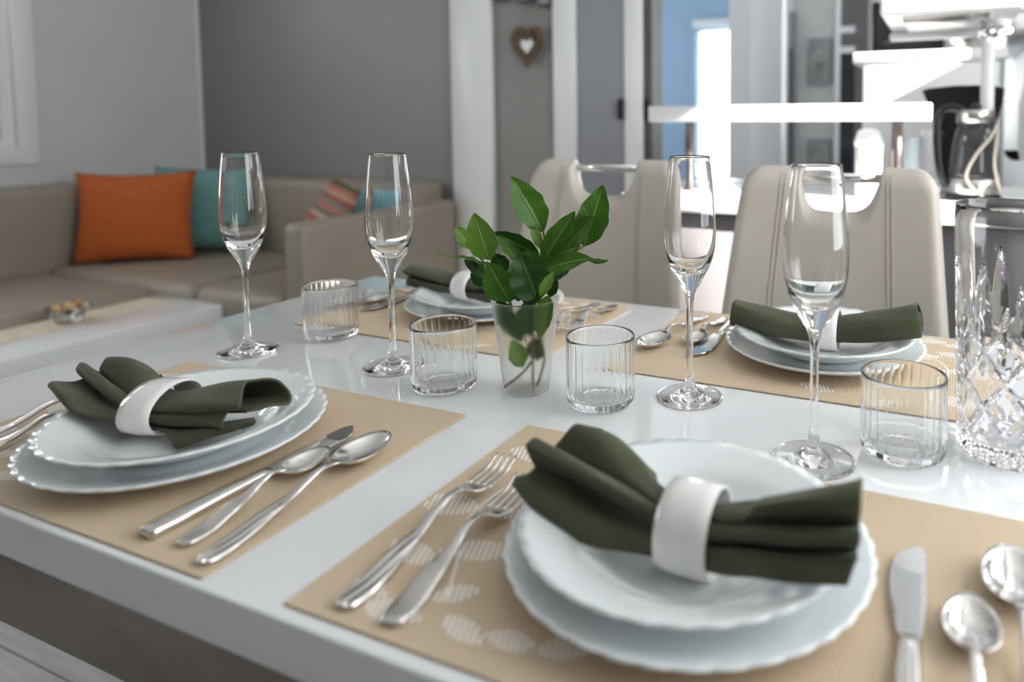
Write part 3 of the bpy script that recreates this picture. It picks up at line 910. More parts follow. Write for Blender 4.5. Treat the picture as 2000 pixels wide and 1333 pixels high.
NAPKIN_2 = [
    [(0.1761, 0.1180, 0.7999), (0.2039, 0.1120, 0.7848), (0.2374, 0.1080, 0.7744), (0.3009, 0.1040, 0.7804), (0.3311, 0.1040, 0.7777), (0.3564, 0.1040, 0.7843), (0.3885, 0.1040, 0.7878), (0.4199, 0.1060, 0.7949)],
    [(0.1751, 0.1250, 0.8007), (0.2078, 0.1200, 0.7943), (0.2470, 0.1130, 0.7858), (0.3020, 0.1060, 0.7900), (0.3300, 0.1040, 0.7935), (0.3580, 0.0980, 0.8019), (0.3895, 0.0980, 0.8072), (0.4260, 0.1020, 0.8146)],
    [(0.1825, 0.1400, 0.8032), (0.2106, 0.1420, 0.7998), (0.2516, 0.1370, 0.7892), (0.2991, 0.1180, 0.7915), (0.3277, 0.1140, 0.7928), (0.3515, 0.1220, 0.7925), (0.3848, 0.1220, 0.7972), (0.4227, 0.1240, 0.8041)],
    [(0.1782, 0.1350, 0.8220), (0.2165, 0.1280, 0.8166), (0.2579, 0.1240, 0.8067), (0.3033, 0.1120, 0.8036), (0.3321, 0.1060, 0.8045), (0.3609, 0.0990, 0.8145), (0.3926, 0.0970, 0.8200), (0.4274, 0.1010, 0.8260)],
    [(0.1818, 0.1440, 0.8237), (0.2196, 0.1420, 0.8155), (0.2583, 0.1360, 0.8066), (0.3028, 0.1180, 0.8039), (0.3319, 0.1120, 0.8077), (0.3585, 0.1080, 0.8163), (0.3905, 0.1080, 0.8208), (0.4264, 0.1100, 0.8274)],
    [(0.1861, 0.1650, 0.8016), (0.2126, 0.1630, 0.7955), (0.2541, 0.1540, 0.7909), (0.2990, 0.1300, 0.7977), (0.3280, 0.1240, 0.8021), (0.3527, 0.1300, 0.8031), (0.3864, 0.1300, 0.8081), (0.4239, 0.1280, 0.8179)],
    [(0.1885, 0.1620, 0.8122), (0.2170, 0.1550, 0.8091), (0.2562, 0.1450, 0.8037), (0.3020, 0.1250, 0.8029), (0.3354, 0.1120, 0.8130), (0.3630, 0.1030, 0.8280), (0.3947, 0.1010, 0.8408), (0.4271, 0.1060, 0.8453)],
    [(0.2013, 0.1720, 0.8270), (0.2263, 0.1720, 0.8259), (0.2642, 0.1600, 0.8099), (0.3010, 0.1380, 0.8014), (0.3427, 0.1220, 0.8177), (0.3687, 0.1200, 0.8278), (0.4007, 0.1200, 0.8415), (0.4256, 0.1250, 0.8504)],
    [(0.2100, 0.2000, 0.8127), (0.2365, 0.1980, 0.8010), (0.2655, 0.1820, 0.7950), (0.2986, 0.1550, 0.7921), (0.3365, 0.1500, 0.8030), (0.3641, 0.1550, 0.8100), (0.3943, 0.1600, 0.8194), (0.4216, 0.1650, 0.8279)],
]
NAPKIN_3 = [
    [(-0.3920, 0.6450, 0.7856), (-0.3373, 0.6420, 0.7823), (-0.2843, 0.6400, 0.7772), (-0.2459, 0.6400, 0.7722), (-0.2053, 0.6400, 0.7745), (-0.1741, 0.6450, 0.7747)],
    [(-0.3814, 0.6360, 0.7984), (-0.3286, 0.6320, 0.7941), (-0.2777, 0.6320, 0.7883), (-0.2397, 0.6320, 0.7841), (-0.1994, 0.6320, 0.7905), (-0.1678, 0.6360, 0.7900)],
    [(-0.3969, 0.6600, 0.7975), (-0.3503, 0.6580, 0.7928), (-0.2902, 0.6480, 0.7897), (-0.2507, 0.6470, 0.7874), (-0.2119, 0.6500, 0.7903), (-0.1797, 0.6540, 0.7907)],
    [(-0.3929, 0.6380, 0.8105), (-0.3295, 0.6310, 0.8056), (-0.2775, 0.6320, 0.7987), (-0.2394, 0.6320, 0.7961), (-0.1984, 0.6310, 0.8025), (-0.1662, 0.6340, 0.8031)],
    [(-0.3871, 0.6600, 0.8174), (-0.3402, 0.6600, 0.8139), (-0.2816, 0.6540, 0.8075), (-0.2503, 0.6540, 0.8041), (-0.2135, 0.6600, 0.8068), (-0.1784, 0.6600, 0.8090)],
    [(-0.3873, 0.6920, 0.8094), (-0.3442, 0.6920, 0.8045), (-0.2964, 0.6800, 0.7991), (-0.2590, 0.6800, 0.7969), (-0.2241, 0.6900, 0.7987), (-0.1894, 0.6920, 0.8013)],
]
NAPKIN_4 = [
    [(0.1963, 0.6250, 0.7875), (0.2510, 0.6220, 0.7782), (0.3150, 0.6270, 0.7753), (0.3394, 0.6270, 0.7783), (0.3896, 0.6220, 0.7859), (0.4351, 0.6250, 0.7945), (0.4440, 0.6260, 0.7985)],
    [(0.1998, 0.6180, 0.8041), (0.2569, 0.6110, 0.7980), (0.3178, 0.6170, 0.7909), (0.3406, 0.6170, 0.7936), (0.3933, 0.6110, 0.8080), (0.4351, 0.6140, 0.8183), (0.4427, 0.6170, 0.8197)],
    [(0.1999, 0.6300, 0.8170), (0.2559, 0.6300, 0.8098), (0.3167, 0.6310, 0.8028), (0.3385, 0.6310, 0.8072), (0.3946, 0.6300, 0.8216), (0.4298, 0.6330, 0.8324), (0.4370, 0.6350, 0.8346)],
    [(0.1974, 0.6600, 0.8080), (0.2516, 0.6650, 0.8027), (0.3148, 0.6550, 0.7990), (0.3378, 0.6550, 0.8029), (0.3950, 0.6650, 0.8154), (0.4310, 0.6650, 0.8259), (0.4397, 0.6650, 0.8268)],
    [(0.1941, 0.6720, 0.7852), (0.2480, 0.6820, 0.7794), (0.3134, 0.6650, 0.7805), (0.3366, 0.6650, 0.7831), (0.3942, 0.6800, 0.7933), (0.4347, 0.6750, 0.8047), (0.4435, 0.6720, 0.8092)],
    [(0.1974, 0.6550, 0.7766), (0.2530, 0.6600, 0.7712), (0.3156, 0.6520, 0.7737), (0.3385, 0.6520, 0.7765), (0.3959, 0.6600, 0.7851), (0.4369, 0.6550, 0.7954), (0.4449, 0.6550, 0.7977)],
    [(0.2027, 0.6360, 0.7940), (0.2591, 0.6320, 0.7898), (0.3180, 0.6360, 0.7870), (0.3406, 0.6360, 0.7896), (0.3978, 0.6320, 0.8054), (0.4361, 0.6340, 0.8157), (0.4439, 0.6360, 0.8160)],
    [(0.2002, 0.6500, 0.8004), (0.2546, 0.6520, 0.7954), (0.3160, 0.6480, 0.7918), (0.3389, 0.6480, 0.7944), (0.3963, 0.6500, 0.8098), (0.4329, 0.6520, 0.8200), (0.4415, 0.6520, 0.8209)],
]
LEAVES = [
    ('t', (0.0228, 0.4202, 0.9358), (-0.0073, 0.3989, 1.004), 0.0396, 10, 0.10, 1),
    ('l', (-0.0259, 0.3783, 0.9052), (-0.0378, 0.3663, 0.9631), 0.0376, -12, 0.12, 2),
    ('l', (-0.0569, 0.382, 0.9171), (-0.0703, 0.3716, 0.9446), 0.0215, 25, 0.10, 2),
    ('l', (-0.0332, 0.38, 0.8973), (-0.0616, 0.3577, 0.911), 0.0201, 62, 0.15, 1),
    ('l', (-0.0557, 0.3601, 0.9087), (-0.0846, 0.3414, 0.9145), 0.0098, 70, 0.10, 2),
    ('l', (-0.0375, 0.3837, 0.8831), (-0.0595, 0.3734, 0.9042), 0.0202, 30, 0.20, 0),
    ('l', (0.0111, 0.364, 0.863), (-0.0113, 0.3533, 0.9095), 0.0376, -15, 0.10, 1),
    ('l', (-0.0355, 0.3861, 0.874), (-0.0559, 0.3803, 0.8867), 0.0167, -20, 0.10, 0),
    ('t', (0.0416, 0.3752, 0.8633), (0.0249, 0.3633, 0.9217), 0.0467, 4, 0.18, 0),
    ('t', (0.0104, 0.368, 0.862), (0.0105, 0.3737, 0.9104), 0.0183, 35, 0.10, 1),
    ('t', (0.0184, 0.4184, 0.9072), (-0.0359, 0.4034, 0.9353), 0.0252, -25, 0.15, 0),
    ('t', (0.001, 0.3995, 0.9006), (-0.0258, 0.3945, 0.9324), 0.0238, 40, 0.10, 1),
    ('r', (0.0288, 0.4073, 0.9023), (0.0663, 0.4214, 0.9634), 0.0296, 18, 0.15, 1),
    ('r', (0.0425, 0.4178, 0.9047), (0.0849, 0.4377, 0.956), 0.0392, -22, 0.12, 1),
    ('r', (0.0663, 0.4422, 0.9174), (0.0873, 0.4545, 0.9923), 0.0398, 10, 0.10, 1),
    ('r', (0.0404, 0.3901, 0.8969), (0.0948, 0.4083, 0.9116), 0.0289, -18, 0.18, 1),
    ('r', (0.0891, 0.4079, 0.91), (0.1139, 0.4142, 0.909), 0.0087, 60, 0.30, 1),
    ('r', (0.0322, 0.4073, 0.8819), (0.0567, 0.423, 0.8906), 0.0213, -20, 0.10, 0),
    ('r', (0.036, 0.3976, 0.9054), (0.0739, 0.4109, 0.9236), 0.0098, 60, 0.40, 2),
    ('r', (0.0528, 0.3611, 0.874), (0.0682, 0.3677, 0.9026), 0.0129, 20, 0.10, 2),
    ('r', (0.0376, 0.4081, 0.8605), (0.043, 0.4165, 0.8831), 0.0177, -15, 0.10, 0),
    ('t', (0.0234, 0.4125, 0.9163), (0.0115, 0.4074, 0.948), 0.0143, 30, 0.20, 2),
    ('l', (-0.0126, 0.3927, 0.8878), (-0.0285, 0.3896, 0.9112), 0.0238, -10, 0.10, 0),
    ('t', (0.014, 0.3782, 0.8599), (0.013, 0.3776, 0.8887), 0.0162, 0, 0.10, 0),
    ('t', (0.0243, 0.3719, 0.8614), (0.0439, 0.3799, 0.8856), 0.0320, -4, 0.10, 0),
    ('r', (0.0333, 0.3957, 0.8952), (0.0466, 0.3985, 0.9149), 0.0140, -30, 0.10, 1),
    ('t', (0.027, 0.4059, 0.8927), (0.0107, 0.4006, 0.9185), 0.0213, -20, 0.10, 1),
    ('l', (-0.0115, 0.3716, 0.8611), (0.0156, 0.382, 0.8107), 0.0256, 10, 0.10, 0),
    ('t', (0.0196, 0.3849, 0.8588), (0.0212, 0.387, 0.8164), 0.0302, -10, 0.10, 0),
    ('r', (0.0467, 0.3929, 0.867), (0.0362, 0.3847, 0.8157), 0.0255, 15, 0.10, 2),
    ('l', (0.0184, 0.3768, 0.7825), (0.0061, 0.3738, 0.8152), 0.0232, 15, 0.10, 2),
    ('t', (0.0214, 0.3958, 0.7855), (0.0287, 0.4009, 0.8133), 0.0260, -15, 0.10, 0),
]
STEMS = {
    't': [[(0.0228, 0.4203, 0.9369), (0.0262, 0.4184, 0.9209), (0.0281, 0.4042, 0.8931), (0.0262, 0.3941, 0.8562), (0.0239, 0.3929, 0.8216), (0.0222, 0.3934, 0.7776), (0.0222, 0.3934, 0.7468)], [(0.0089, 0.3674, 0.8620), (0.0113, 0.3817, 0.8340), (0.0174, 0.3870, 0.8095)]],
    'l': [[(-0.0300, 0.3775, 0.9035), (-0.0154, 0.3779, 0.8819), (0.0022, 0.3773, 0.8579), (0.0154, 0.3827, 0.8234), (0.0309, 0.3972, 0.8081), (0.0180, 0.3850, 0.7776), (-0.0027, 0.3702, 0.7576)], [(-0.0575, 0.3818, 0.9171), (-0.0343, 0.3799, 0.9016), (-0.0154, 0.3779, 0.8819)]],
    'r': [[(0.0663, 0.4422, 0.9174), (0.0465, 0.4239, 0.9039), (0.0310, 0.4076, 0.8927), (0.0309, 0.3986, 0.8599), (0.0327, 0.3967, 0.8215), (0.0374, 0.3942, 0.7881), (0.0312, 0.3872, 0.7581)], [(0.0318, 0.4044, 0.9038), (0.0323, 0.4011, 0.8854), (0.0309, 0.3986, 0.8599)]],
}

# ------------------------------------------------------------------ placemats with their woven leaf motif
MW, MD, MT = .450, .300, .0016


def motif_mesh():
    """flat pale stripes that fill leaf outlines along a stem, in mat coordinates (0..MW, 0..MD)"""
    v, f = [], []
    z = MT + .00015
    leaves = [(.022, .142, .056, 5, .034), (.068, .148, .050, 10, .022), (.038, .077, .050, -15, .024), (.080, .098, .060, 22, .026),
              (.116, .118, .044, 20, .020), (.038, .034, .036, -10, .016), (.068, .022, .046, 0, .024), (.094, .052, .036, 40, .018),
              (.118, .026, .040, -20, .018), (.150, .030, .036, 5, .018), (.184, .038, .040, 30, .020), (.040, .246, .056, 0, .032),
              (.118, .282, .050, 30, .022), (.190, .262, .050, -20, .024), (.150, .200, .050, 20, .024)]
    dx, dy = -.33, .944          # the threads of the motif run slantwise
    for (cx, cy, ln, ang, wd) in leaves:
        ca, sa = math.cos(math.radians(ang)), math.sin(math.radians(ang))
        s = -ln
        while s < ln:
            ts = []
            for k in range(81):
                t = -ln + 2 * ln * k / 80
                x, y = cx + s * dy + t * dx, cy - s * dx + t * dy
                u = ((x - cx) * ca + (y - cy) * sa) / (ln * .5)
                w = (-(x - cx) * sa + (y - cy) * ca) / (wd * .5)
                if abs(u) < 1 and abs(w) < (1 - u * u) and .003 < y < MD - .003 and .003 < x < MW - .003:
                    ts.append(t)
            if len(ts) > 1:
                b = len(v)
                for (tt, ss) in ((ts[0], s), (ts[0], s + .0023), (ts[-1], s + .0023), (ts[-1], s)):
                    v.append((cx + ss * dy + tt * dx, cy - ss * dx + tt * dy, z))
                f.append((b, b + 1, b + 2, b + 3))
            s += .0041
    # the stem
    st = spline([(.092, .045, 0), (.072, .085, 0), (.052, .120, 0), (.046, .150, 0), (.050, .20, 0)], 10)
    for a, c in zip(st, st[1:]):
        b = len(v)
        v += [(a.x, a.y, z), (a.x + .0022, a.y, z), (c.x + .0022, c.y, z), (c.x, c.y, z)]
        f.append((b, b + 1, b + 2, b + 3))
    me = bpy.data.meshes.new('woven_leaf_motif')
    me.from_pydata(v, [], f)
    me.materials.append(M['motif'])
    return me


MOT = motif_mesh()
mat_me = box_mesh('placemat', 0, MW, 0, MD, 0, MT, .0006, 1)
mat_me.materials.append(M['placemat'])


def placemat(label, x, y, rz=0.0):
    t = thing('placemat', label, 'placemat', (x, y, TZ + .0004), rz, 'beige woven placemats')
    link('mat_sheet', mat_me, None, t, False)
    link('woven_leaf_motif', MOT, None, t, False)['kind'] = 'stuff'
    return t


placemat('beige woven placemat under the plate setting at the near left', -.4542, .0005)
placemat('beige woven placemat with pale leaf motif under the two near forks', .0706, .0046).scale = (1.05, 1, 1)
placemat('beige woven placemat at the far left, behind the tumblers', -.023, .7803, PI)
placemat('beige woven placemat at the far right, next to the pitcher', .5225, .7884, PI)
ZM = TZ + .0004 + MT + .0003

# ------------------------------------------------------------------ plates


def plate_mesh(name, prof_top, thick, foot_r, n_lobes, swirl, r_in, lob, dep):
    R = prof_top[-1][0]
    prof = [(r, z) for r, z in prof_top]
    under = [(R - .0006, prof_top[-1][1] - .0018)]
    for r, z in reversed(prof_top[1:-1]):
        if r > foot_r + .008:
            under.append((r, z - thick))
    under += [(foot_r + .004, .0012), (foot_r + .002, 0), (foot_r - .002, 0), (foot_r - .004, .0016), (0, .0016)]

    def rf(r, z, th, i):
        k = max(0, min(1, (r - r_in) / (R - r_in)))
        a = n_lobes * (th + swirl * k) / 2
        s = abs(math.sin(a))
        if r <= r_in:
            return r, z
        return r + lob * k * k * (s ** .7 - .5), z + dep * k * (s - .6)
    return lathe_mesh(name, prof + under, n_lobes * 8, rf)


din = [(0, .0050)] + [(.070 * i / 4, .0050) for i in range(1, 5)] + [(.078, .0056), (.086, .0074), (.094, .0098), (.102, .0122), (.110, .0146), (.118, .0170), (.125, .0190), (.1300, .0202)]
PL_DIN = plate_mesh('dinner_plate', din, .0038, .066, 38, .20, .082, .0024, .0007)
PL_DIN.materials.append(M['opal'])
dp = [(0, .0058)] + [(.056 * i / 4, .0058) for i in range(1, 5)] + [(.063, .0072), (.070, .0110), (.077, .0160), (.083, .0202), (.088, .0226), (.095, .0248), (.102, .0270), (.110, .0294), (.1170, .0310)]
PL_SOUP = plate_mesh('soup_plate', dp, .0038, .052, 34, .22, .080, .0024, .0007)
PL_SOUP.materials.append(M['opal'])
for i_, (x, y, dx, dy, r, where) in enumerate(((-.222, .136, .004, -.001, .1, 'at the near left setting'), (.302, .154, -.002, -.003, .4, 'at the near right setting'),
                                              (-.238, .662, .002, .0, .9, 'at the far left setting'), (.319, .652, .001, -.003, 1.3, 'at the far right setting'))):
    o = link('dinner_plate', PL_DIN, None, None, True, (x, y, ZM))
    o.rotation_euler = (0, 0, r)
    tag(o, 'wide white scalloped dinner plate, lower one ' + where, 'plate', 'scalloped dinner plates')
    o = link('soup_plate', PL_SOUP, None, None, True, (x + dx, y + dy, ZM + .0054))
    o.rotation_euler = (0, 0, r + .7)
    tag(o, 'white scalloped soup plate under the napkin ' + where, 'plate', 'scalloped soup plates')

# ------------------------------------------------------------------ glassware
fl_prof = [(0, .0), (.034, .0), (.0375, .0006), (.0383, .0016), (.0375, .0026), (.030, .0036), (.020, .0052), (.012, .0085), (.0070, .0145), (.0048, .024), (.0040, .040),
           (.0037, .070), (.0039, .095), (.0044, .110), (.0056, .120), (.0085, .1275), (.0140, .1365), (.0200, .1475), (.0250, .1600), (.0282, .1730), (.0296, .1860),
           (.0298, .1980), (.0290, .2150), (.0272, .2380), (.0250, .2600), (.0229, .2775), (.0225, .2783), (.0220, .2775), (.0242, .2600), (.0264, .2380), (.0282, .2150),
           (.0290, .1980), (.0287, .1860), (.0270, .1735), (.0232, .1625), (.0170, .1535), (.0090, .1480), (0, .1462)]


def refine(pf, sub):
    P = spline([(r, z, 0) for r, z in pf], sub)
    return [(max(0, p.x), p.y) for p in P]


FL = lathe_mesh('champagne_flute', refine(fl_prof, 2), 64)
FL.materials.append(M['glass'])
for (x, y, lb) in ((-.4226, .3621, 'champagne flute furthest left, in front of the sofa'), (-.1881, .3896, 'champagne flute between two tumblers, left of the sprig vase'),
                   (.2019, .4430, 'champagne flute standing before the gap between the chairs'), (.3596, .3440, 'champagne flute nearest the camera, right of centre')):
    o = link('champagne_flute', FL, None, None, True, (x, y, TZ + .0003))
    tag(o, 'clear ' + lb, 'glass', 'champagne flutes')

TR, TH = .0391, .0787
tp = [(0, .0010), (.024, .0010), (.029, .0004), (.033, .0006), (.0365, .0030), (.0385, .0080)] + [(TR, z) for z in (.014, .022, .030, .038, .046, .054, .062, .070, .075)] + \
     [(TR - .0001, .0780), (TR - .0007, .0787), (TR - .0016, .0786), (TR - .0022, .0778), (TR - .0023, .0745)] + [(TR - .0026, z) for z in (.070, .062, .054, .046, .038, .030, .022, .016)] + \
     [(TR - .0045, .0118), (TR - .009, .0092), (.018, .0086), (0, .0084)]
NRIB = 26
n_out = 15


def rib(r, z, th, i):
    if 1 < i and .0004 <= z < .074 and r > .02:
        s = abs(math.sin(NRIB * th / 2))
        c = (1 - s) ** 4
        k = min(1, (.074 - z) / .004)
        if i > n_out + 4:
            return r - .0009 * c * k, z
        if z < .014:
            return r + .0005 * (s - .6), z
    return r, z


TM = lathe_mesh('tumbler', tp, NRIB * 10, rib)
TM.materials.append(M['glass_tint'])
for (x, y, lb) in ((-.3692, .4587, 'tumbler furthest left, beside the leftmost flute'), (-.0820, .3605, 'tumbler left of the frosted vase'),
                   (.1141, .3895, 'tumbler right of the frosted vase'), (.4353, .3928, 'tumbler beside the cut crystal pitcher')):
    o = link('tumbler', TM, None, None, True, (x, y, TZ + .0003))
    tag(o, 'ribbed clear glass ' + lb, 'glass', 'ribbed tumblers')

# cut crystal pitcher
PH, PR0, PR1 = .238, .0475, .0545
NP = 288
prof = []
rows = 120
for i_ in range(rows + 1):
    z = PH * i_ / rows
    r = PR0 + (PR1 - PR0) * (z / PH)
    if z < .004:
        r -= (.004 - z) * .6
    prof.append((r, z))
n_outer = len(prof)
prof += [(PR1 - .0010, PH + .0012), (PR1 - .0035, PH + .0010), (PR1 - .0046, PH - .002)]
for i_ in range(20):
    z = PH - .004 - (PH - .022) * i_ / 19
    prof.append((PR0 + (PR1 - PR0) * (z / PH) - .0052, z))
prof += [(.034, .0145), (.02, .0125), (0, .012)]
prof = [(0, .0015), (.030, .0012), (.040, .0)] + prof


def cuts(r, z, th, i):
    if not (3 <= i < 3 + n_outer):
        return r, z
    d = 0.0
    nd = 8
    if .024 < z < .135:
        # crossing diagonal mitre cuts that leave raised diamonds
        fade = min(1, (z - .024) / .006) * min(1, max(0, (.135 - z) / .02))
        for sg in (1, -1):
            a = nd * (th / (2 * PI)) + sg * z / .052
            g = abs(a - round(a)) * 2
            d = max(d, .0030 * max(0, 1 - g / .26) * fade)
    # tall pointed flame cuts at alternating heights
    for q, (z0, z1, wmax) in enumerate(((.085, .190, .17), (.080, .150, .13))):
        a = 2 * nd * (th / (2 * PI)) / 2 + .5 * q
        g = (a - round(a)) * 2 * PI / nd
        if z0 < z < z1:
            k = (z - z0) / (z1 - z0)
            w = wmax * (math.sin(PI * k ** .75)) ** .8
            if w > 1e-4:
                d = max(d, .0038 * max(0, 1 - abs(g) / w))
    if z <= .026:
        # oval thumb cuts round the foot
        a = 2 * nd * (th / (2 * PI))
        g = (a - round(a)) * 2
        k = (z - .013) / .013
        e = 1 - (g * g) / .8 - k * k
        if e > 0:
            d = max(d, .0042 * e)
    return r - d, z


PM = lathe_mesh('crystal_pitcher', prof, NP, cuts)
pit = link('crystal_pitcher', PM, M['crystal'], None, True, (.5305, .4390, TZ + .0003))
pit.rotation_euler = (0, 0, .2)
try:
    PM.set_sharp_from_angle(angle=math.radians(28))
except Exception:
    pass
tag(pit, 'tall cut crystal pitcher with diamond and flame cuts at the right edge', 'pitcher')

# frosted cup used as a vase
vp = [(0, .0008), (.023, .0008), (.0255, .0), (.0268, .0012), (.0272, .004)] + [(.0272 + (.0395 - .0272) * k / 8, .004 + .105 * k / 8) for k in range(1, 9)] + \
     [(.0401, .1095), (.0402, .1108), (.0396, .1114), (.0390, .1106)] + [(.0384 - (.0384 - .0260) * k / 8, .108 - .102 * k / 8) for k in range(0, 9)] + [(.024, .0032), (0, .0030)]
vase = link('frosted_vase', lathe_mesh('frosted_vase', vp, 56), M['frosted'], None, True, (.0140, .3920, TZ + .0003))
tag(vase, 'small frosted plastic cup holding green leafy sprigs at the table centre', 'vase')

# ------------------------------------------------------------------ leafy sprigs
CAMV = Vector((.4696, -.3163, 1.0718))


def leaf_mesh(base, tip, width, roll, curl, k):
    """a single leaf blade from base to tip with wavy rim, folded along the midrib"""
    b, t = Vector(base), Vector(tip)
    ax = t - b
    L = ax.length
    ax.normalize()
    mid = (b + t) / 2
    front = (Vector((.35, -.80, .50))).normalized()
    nrm = (front - ax * front.dot(ax)).normalized()
    nrm = Matrix.Rotation(math.radians(roll), 3, ax) @ nrm
    sd = ax.cross(nrm)
    na, nc = 16, 8
    v, f, uv = [], [], []
    for i in range(na + 1):
        q = i / na
        w = (math.sin(PI * q ** .92) ** .75) * (1 - .25 * q) * 1.10 if 0 < q < 1 else 0.0
        w = max(w, .03 if q < .5 else .0)
        for j in range(nc + 1):
            s = 2 * j / nc - 1
            wav = 1 + .045 * math.sin(24 * q + 5 * k + 2.0 * s) * abs(s)
            x = s * w * width / 2 * wav
            z = abs(s) * width * .13 * w + curl * L * .9 * (-(q - .5) ** 2 + .25) + .018 * width * math.sin(19 * q + k + 3 * s) * abs(s) * 2
            v.append(b + ax * (q * L) + sd * x + nrm * z)
            uv.append(((s + 1) / 2, q))
    for i in range(na):
        for j in range(nc):
            a = i * (nc + 1) + j
            f.append((a, a + 1, a + nc + 2, a + nc + 1))
    me = bpy.data.meshes.new('leaf')
    me.from_pydata([tuple(x) for x in v], [], f)
    lay = me.uv_layers.new(name='UVMap')
    for p in me.polygons:
        for li in p.loop_indices:
            lay.data[li].uv = uv[me.loops[li].vertex_index]
    return me


SPR = {'t': thing('leafy_sprig', 'upright leafy green sprig in the middle of the frosted vase', 'sprig', (.0130, .3960, .752), 0, 'green sprigs in the vase'),
       'l': thing('leafy_sprig', 'leafy green sprig spreading left out of the frosted vase', 'sprig', (-.0050, .3900, .752), 0, 'green sprigs in the vase'),
       'r': thing('leafy_sprig', 'leafy green sprig spreading right out of the frosted vase', 'sprig', (.0200, .3950, .752), 0, 'green sprigs in the vase')}


def local(me, o):
    for vv in me.vertices:
        vv.co -= o.location
    return me


for k, (g, b0, t0, w0, roll, curl, tone) in enumerate(LEAVES):
    me = local(leaf_mesh(b0, t0, w0, roll, curl, k), SPR[g])
    link('leaf', me, LEAFM[tone], SPR[g])
for g, ls in STEMS.items():
    for q, l in enumerate(ls):
        pts = spline([tuple(p) for p in l], 5)
        me = local(tube_mesh('stem', [tuple(p) for p in pts], .0016 if q == 0 else .0012, 7), SPR[g])
        link('stem', me, M['stem'], SPR[g])

# ------------------------------------------------------------------ napkins and napkin rings
RINGS = {1: ((-.2430, .1290, .7890), math.radians(18), .0375, .0230, .0165),
         2: ((.3155, .1290, .7930), math.radians(0), .0315, .0275, .0180),
         3: ((-.2690, .6600, .7915), math.radians(-6), .0290, .0235, .0165),
         4: ((.3270, .6420, .7900), math.radians(0), .0290, .0265, .0150)}
WHERE = {1: 'at the near left setting', 2: 'at the near right setting', 3: 'at the far left, half hidden by the sprigs', 4: 'at the far right by the cream chair'}


def lin(keys, t):
    for (ra, za), (rb, zb) in zip(keys, keys[1:]):
        if t <= rb:
            return za + (zb - za) * (t - ra) / (rb - ra)
    return keys[-1][1]


PLATE_C = {1: (-.218, .135), 2: (.300, .151), 3: (-.236, .662), 4: (.320, .649)}


def napkin(k, net):
    pc = PLATE_C[k]
    (rc, rz, ry, rh, hwid) = RINGS[k]
    c = Vector(rc)
    ax = Vector((math.cos(rz), math.sin(rz), 0))
    vv = Vector((-math.sin(rz), math.cos(rz), 0))
    nr, ncol = len(net), len(net[0])
    su, sv = 7, 6
    cols = [spline([net[r][j] for r in range(nr)], su) for j in range(ncol)]
    n1 = len(cols[0])
    rows = [spline([tuple(cols[j][i]) for j in range(ncol)], sv) for i in range(n1)]
    n2 = len(rows[0])
    P = [[rows[i][j].copy() for j in range(n2)] for i in range(n1)]
    # gather the cloth where the ring holds it
    for i in range(n1):
        for j in range(n2):
            p = P[i][j]
            d = p - c
            u, a, w = d.dot(ax), d.dot(vv), d.z
            prox = max(0, 1 - max(0, abs(u) - hwid) / .030)
            if prox > 0:
                A, B = ry - .0046, rh - .0046
                e = math.sqrt((a / A) ** 2 + (w / B) ** 2)
                if e > 1:
                    s = 1 + (1 / e - 1) * prox ** .6
                    p = c + ax * u + vv * (a * s) + Vector((0, 0, w * s))
            # soft creases
            cr_ = .0009 * math.sin(i * .9 + j * .35 + k) * (1 - prox)
            p.z += cr_
            # the cloth rests on the plate, never below its surface
            rr = math.hypot(p.x - pc[0], p.y - pc[1])
            if rr < .1185:
                p.z = max(p.z, ZM + .0054 + .0024 + lin(dp, rr))
            P[i][j] = p
    v = [tuple(P[i][j]) for i in range(n1) for j in range(n2)]
    f = [(i * n2 + j, (i + 1) * n2 + j, (i + 1) * n2 + j + 1, i * n2 + j + 1) for i in range(n1 - 1) for j in range(n2 - 1)]
    o = thing('napkin', 'folded olive green cloth napkin ' + WHERE[k], 'napkin', (c.x, c.y, .765), 0, 'olive napkins')
    me = bpy.data.meshes.new('napkin')
    me.from_pydata([(x - c.x, y - c.y, z - .765) for x, y, z in v], [], f)
    m_ = link('napkin_cloth', me, M['napkin'], o)
    sm = m_.modifiers.new('cloth thickness', 'SOLIDIFY')
    sm.thickness = .0022
    sm.offset = 0
    return o


def ring(k):
    (rc, rz, ry, rh, hwid) = RINGS[k]
    n = 72
    # cross-section of the band: slightly bulged, rounded rims
    sec = [(-hwid, 0), (-hwid + .0006, .0012), (-hwid * .5, .0019), (0, .0021), (hwid * .5, .0019), (hwid - .0006, .0012), (hwid, 0),
           (hwid - .0006, -.0012), (0, -.0010), (-hwid + .0006, -.0012)]
    v, f = [], []
    for i in range(n):
        th = 2 * PI * i / n
        for (u, h) in sec:
            v.append((u, (ry + h) * math.cos(th), (rh + h) * math.sin(th)))
    K = len(sec)
    for i in range(n):
        a, b = i * K, ((i + 1) % n) * K
        for j in range(K):
            f.append((a + j, a + (j + 1) % K, b + (j + 1) % K, b + j))
    o = link('napkin_ring', pyd('napkin_ring', v, f), M['ceramic'], None, True, rc)
    o.rotation_euler = (0, 0, rz)
    tag(o, 'ivory ceramic ring round the olive napkin ' + WHERE[k], 'napkin ring', 'ivory napkin rings')


for k, net in ((1, NAPKIN_1), (2, NAPKIN_2), (3, NAPKIN_3), (4, NAPKIN_4)):
    napkin(k, net)
    ring(k)

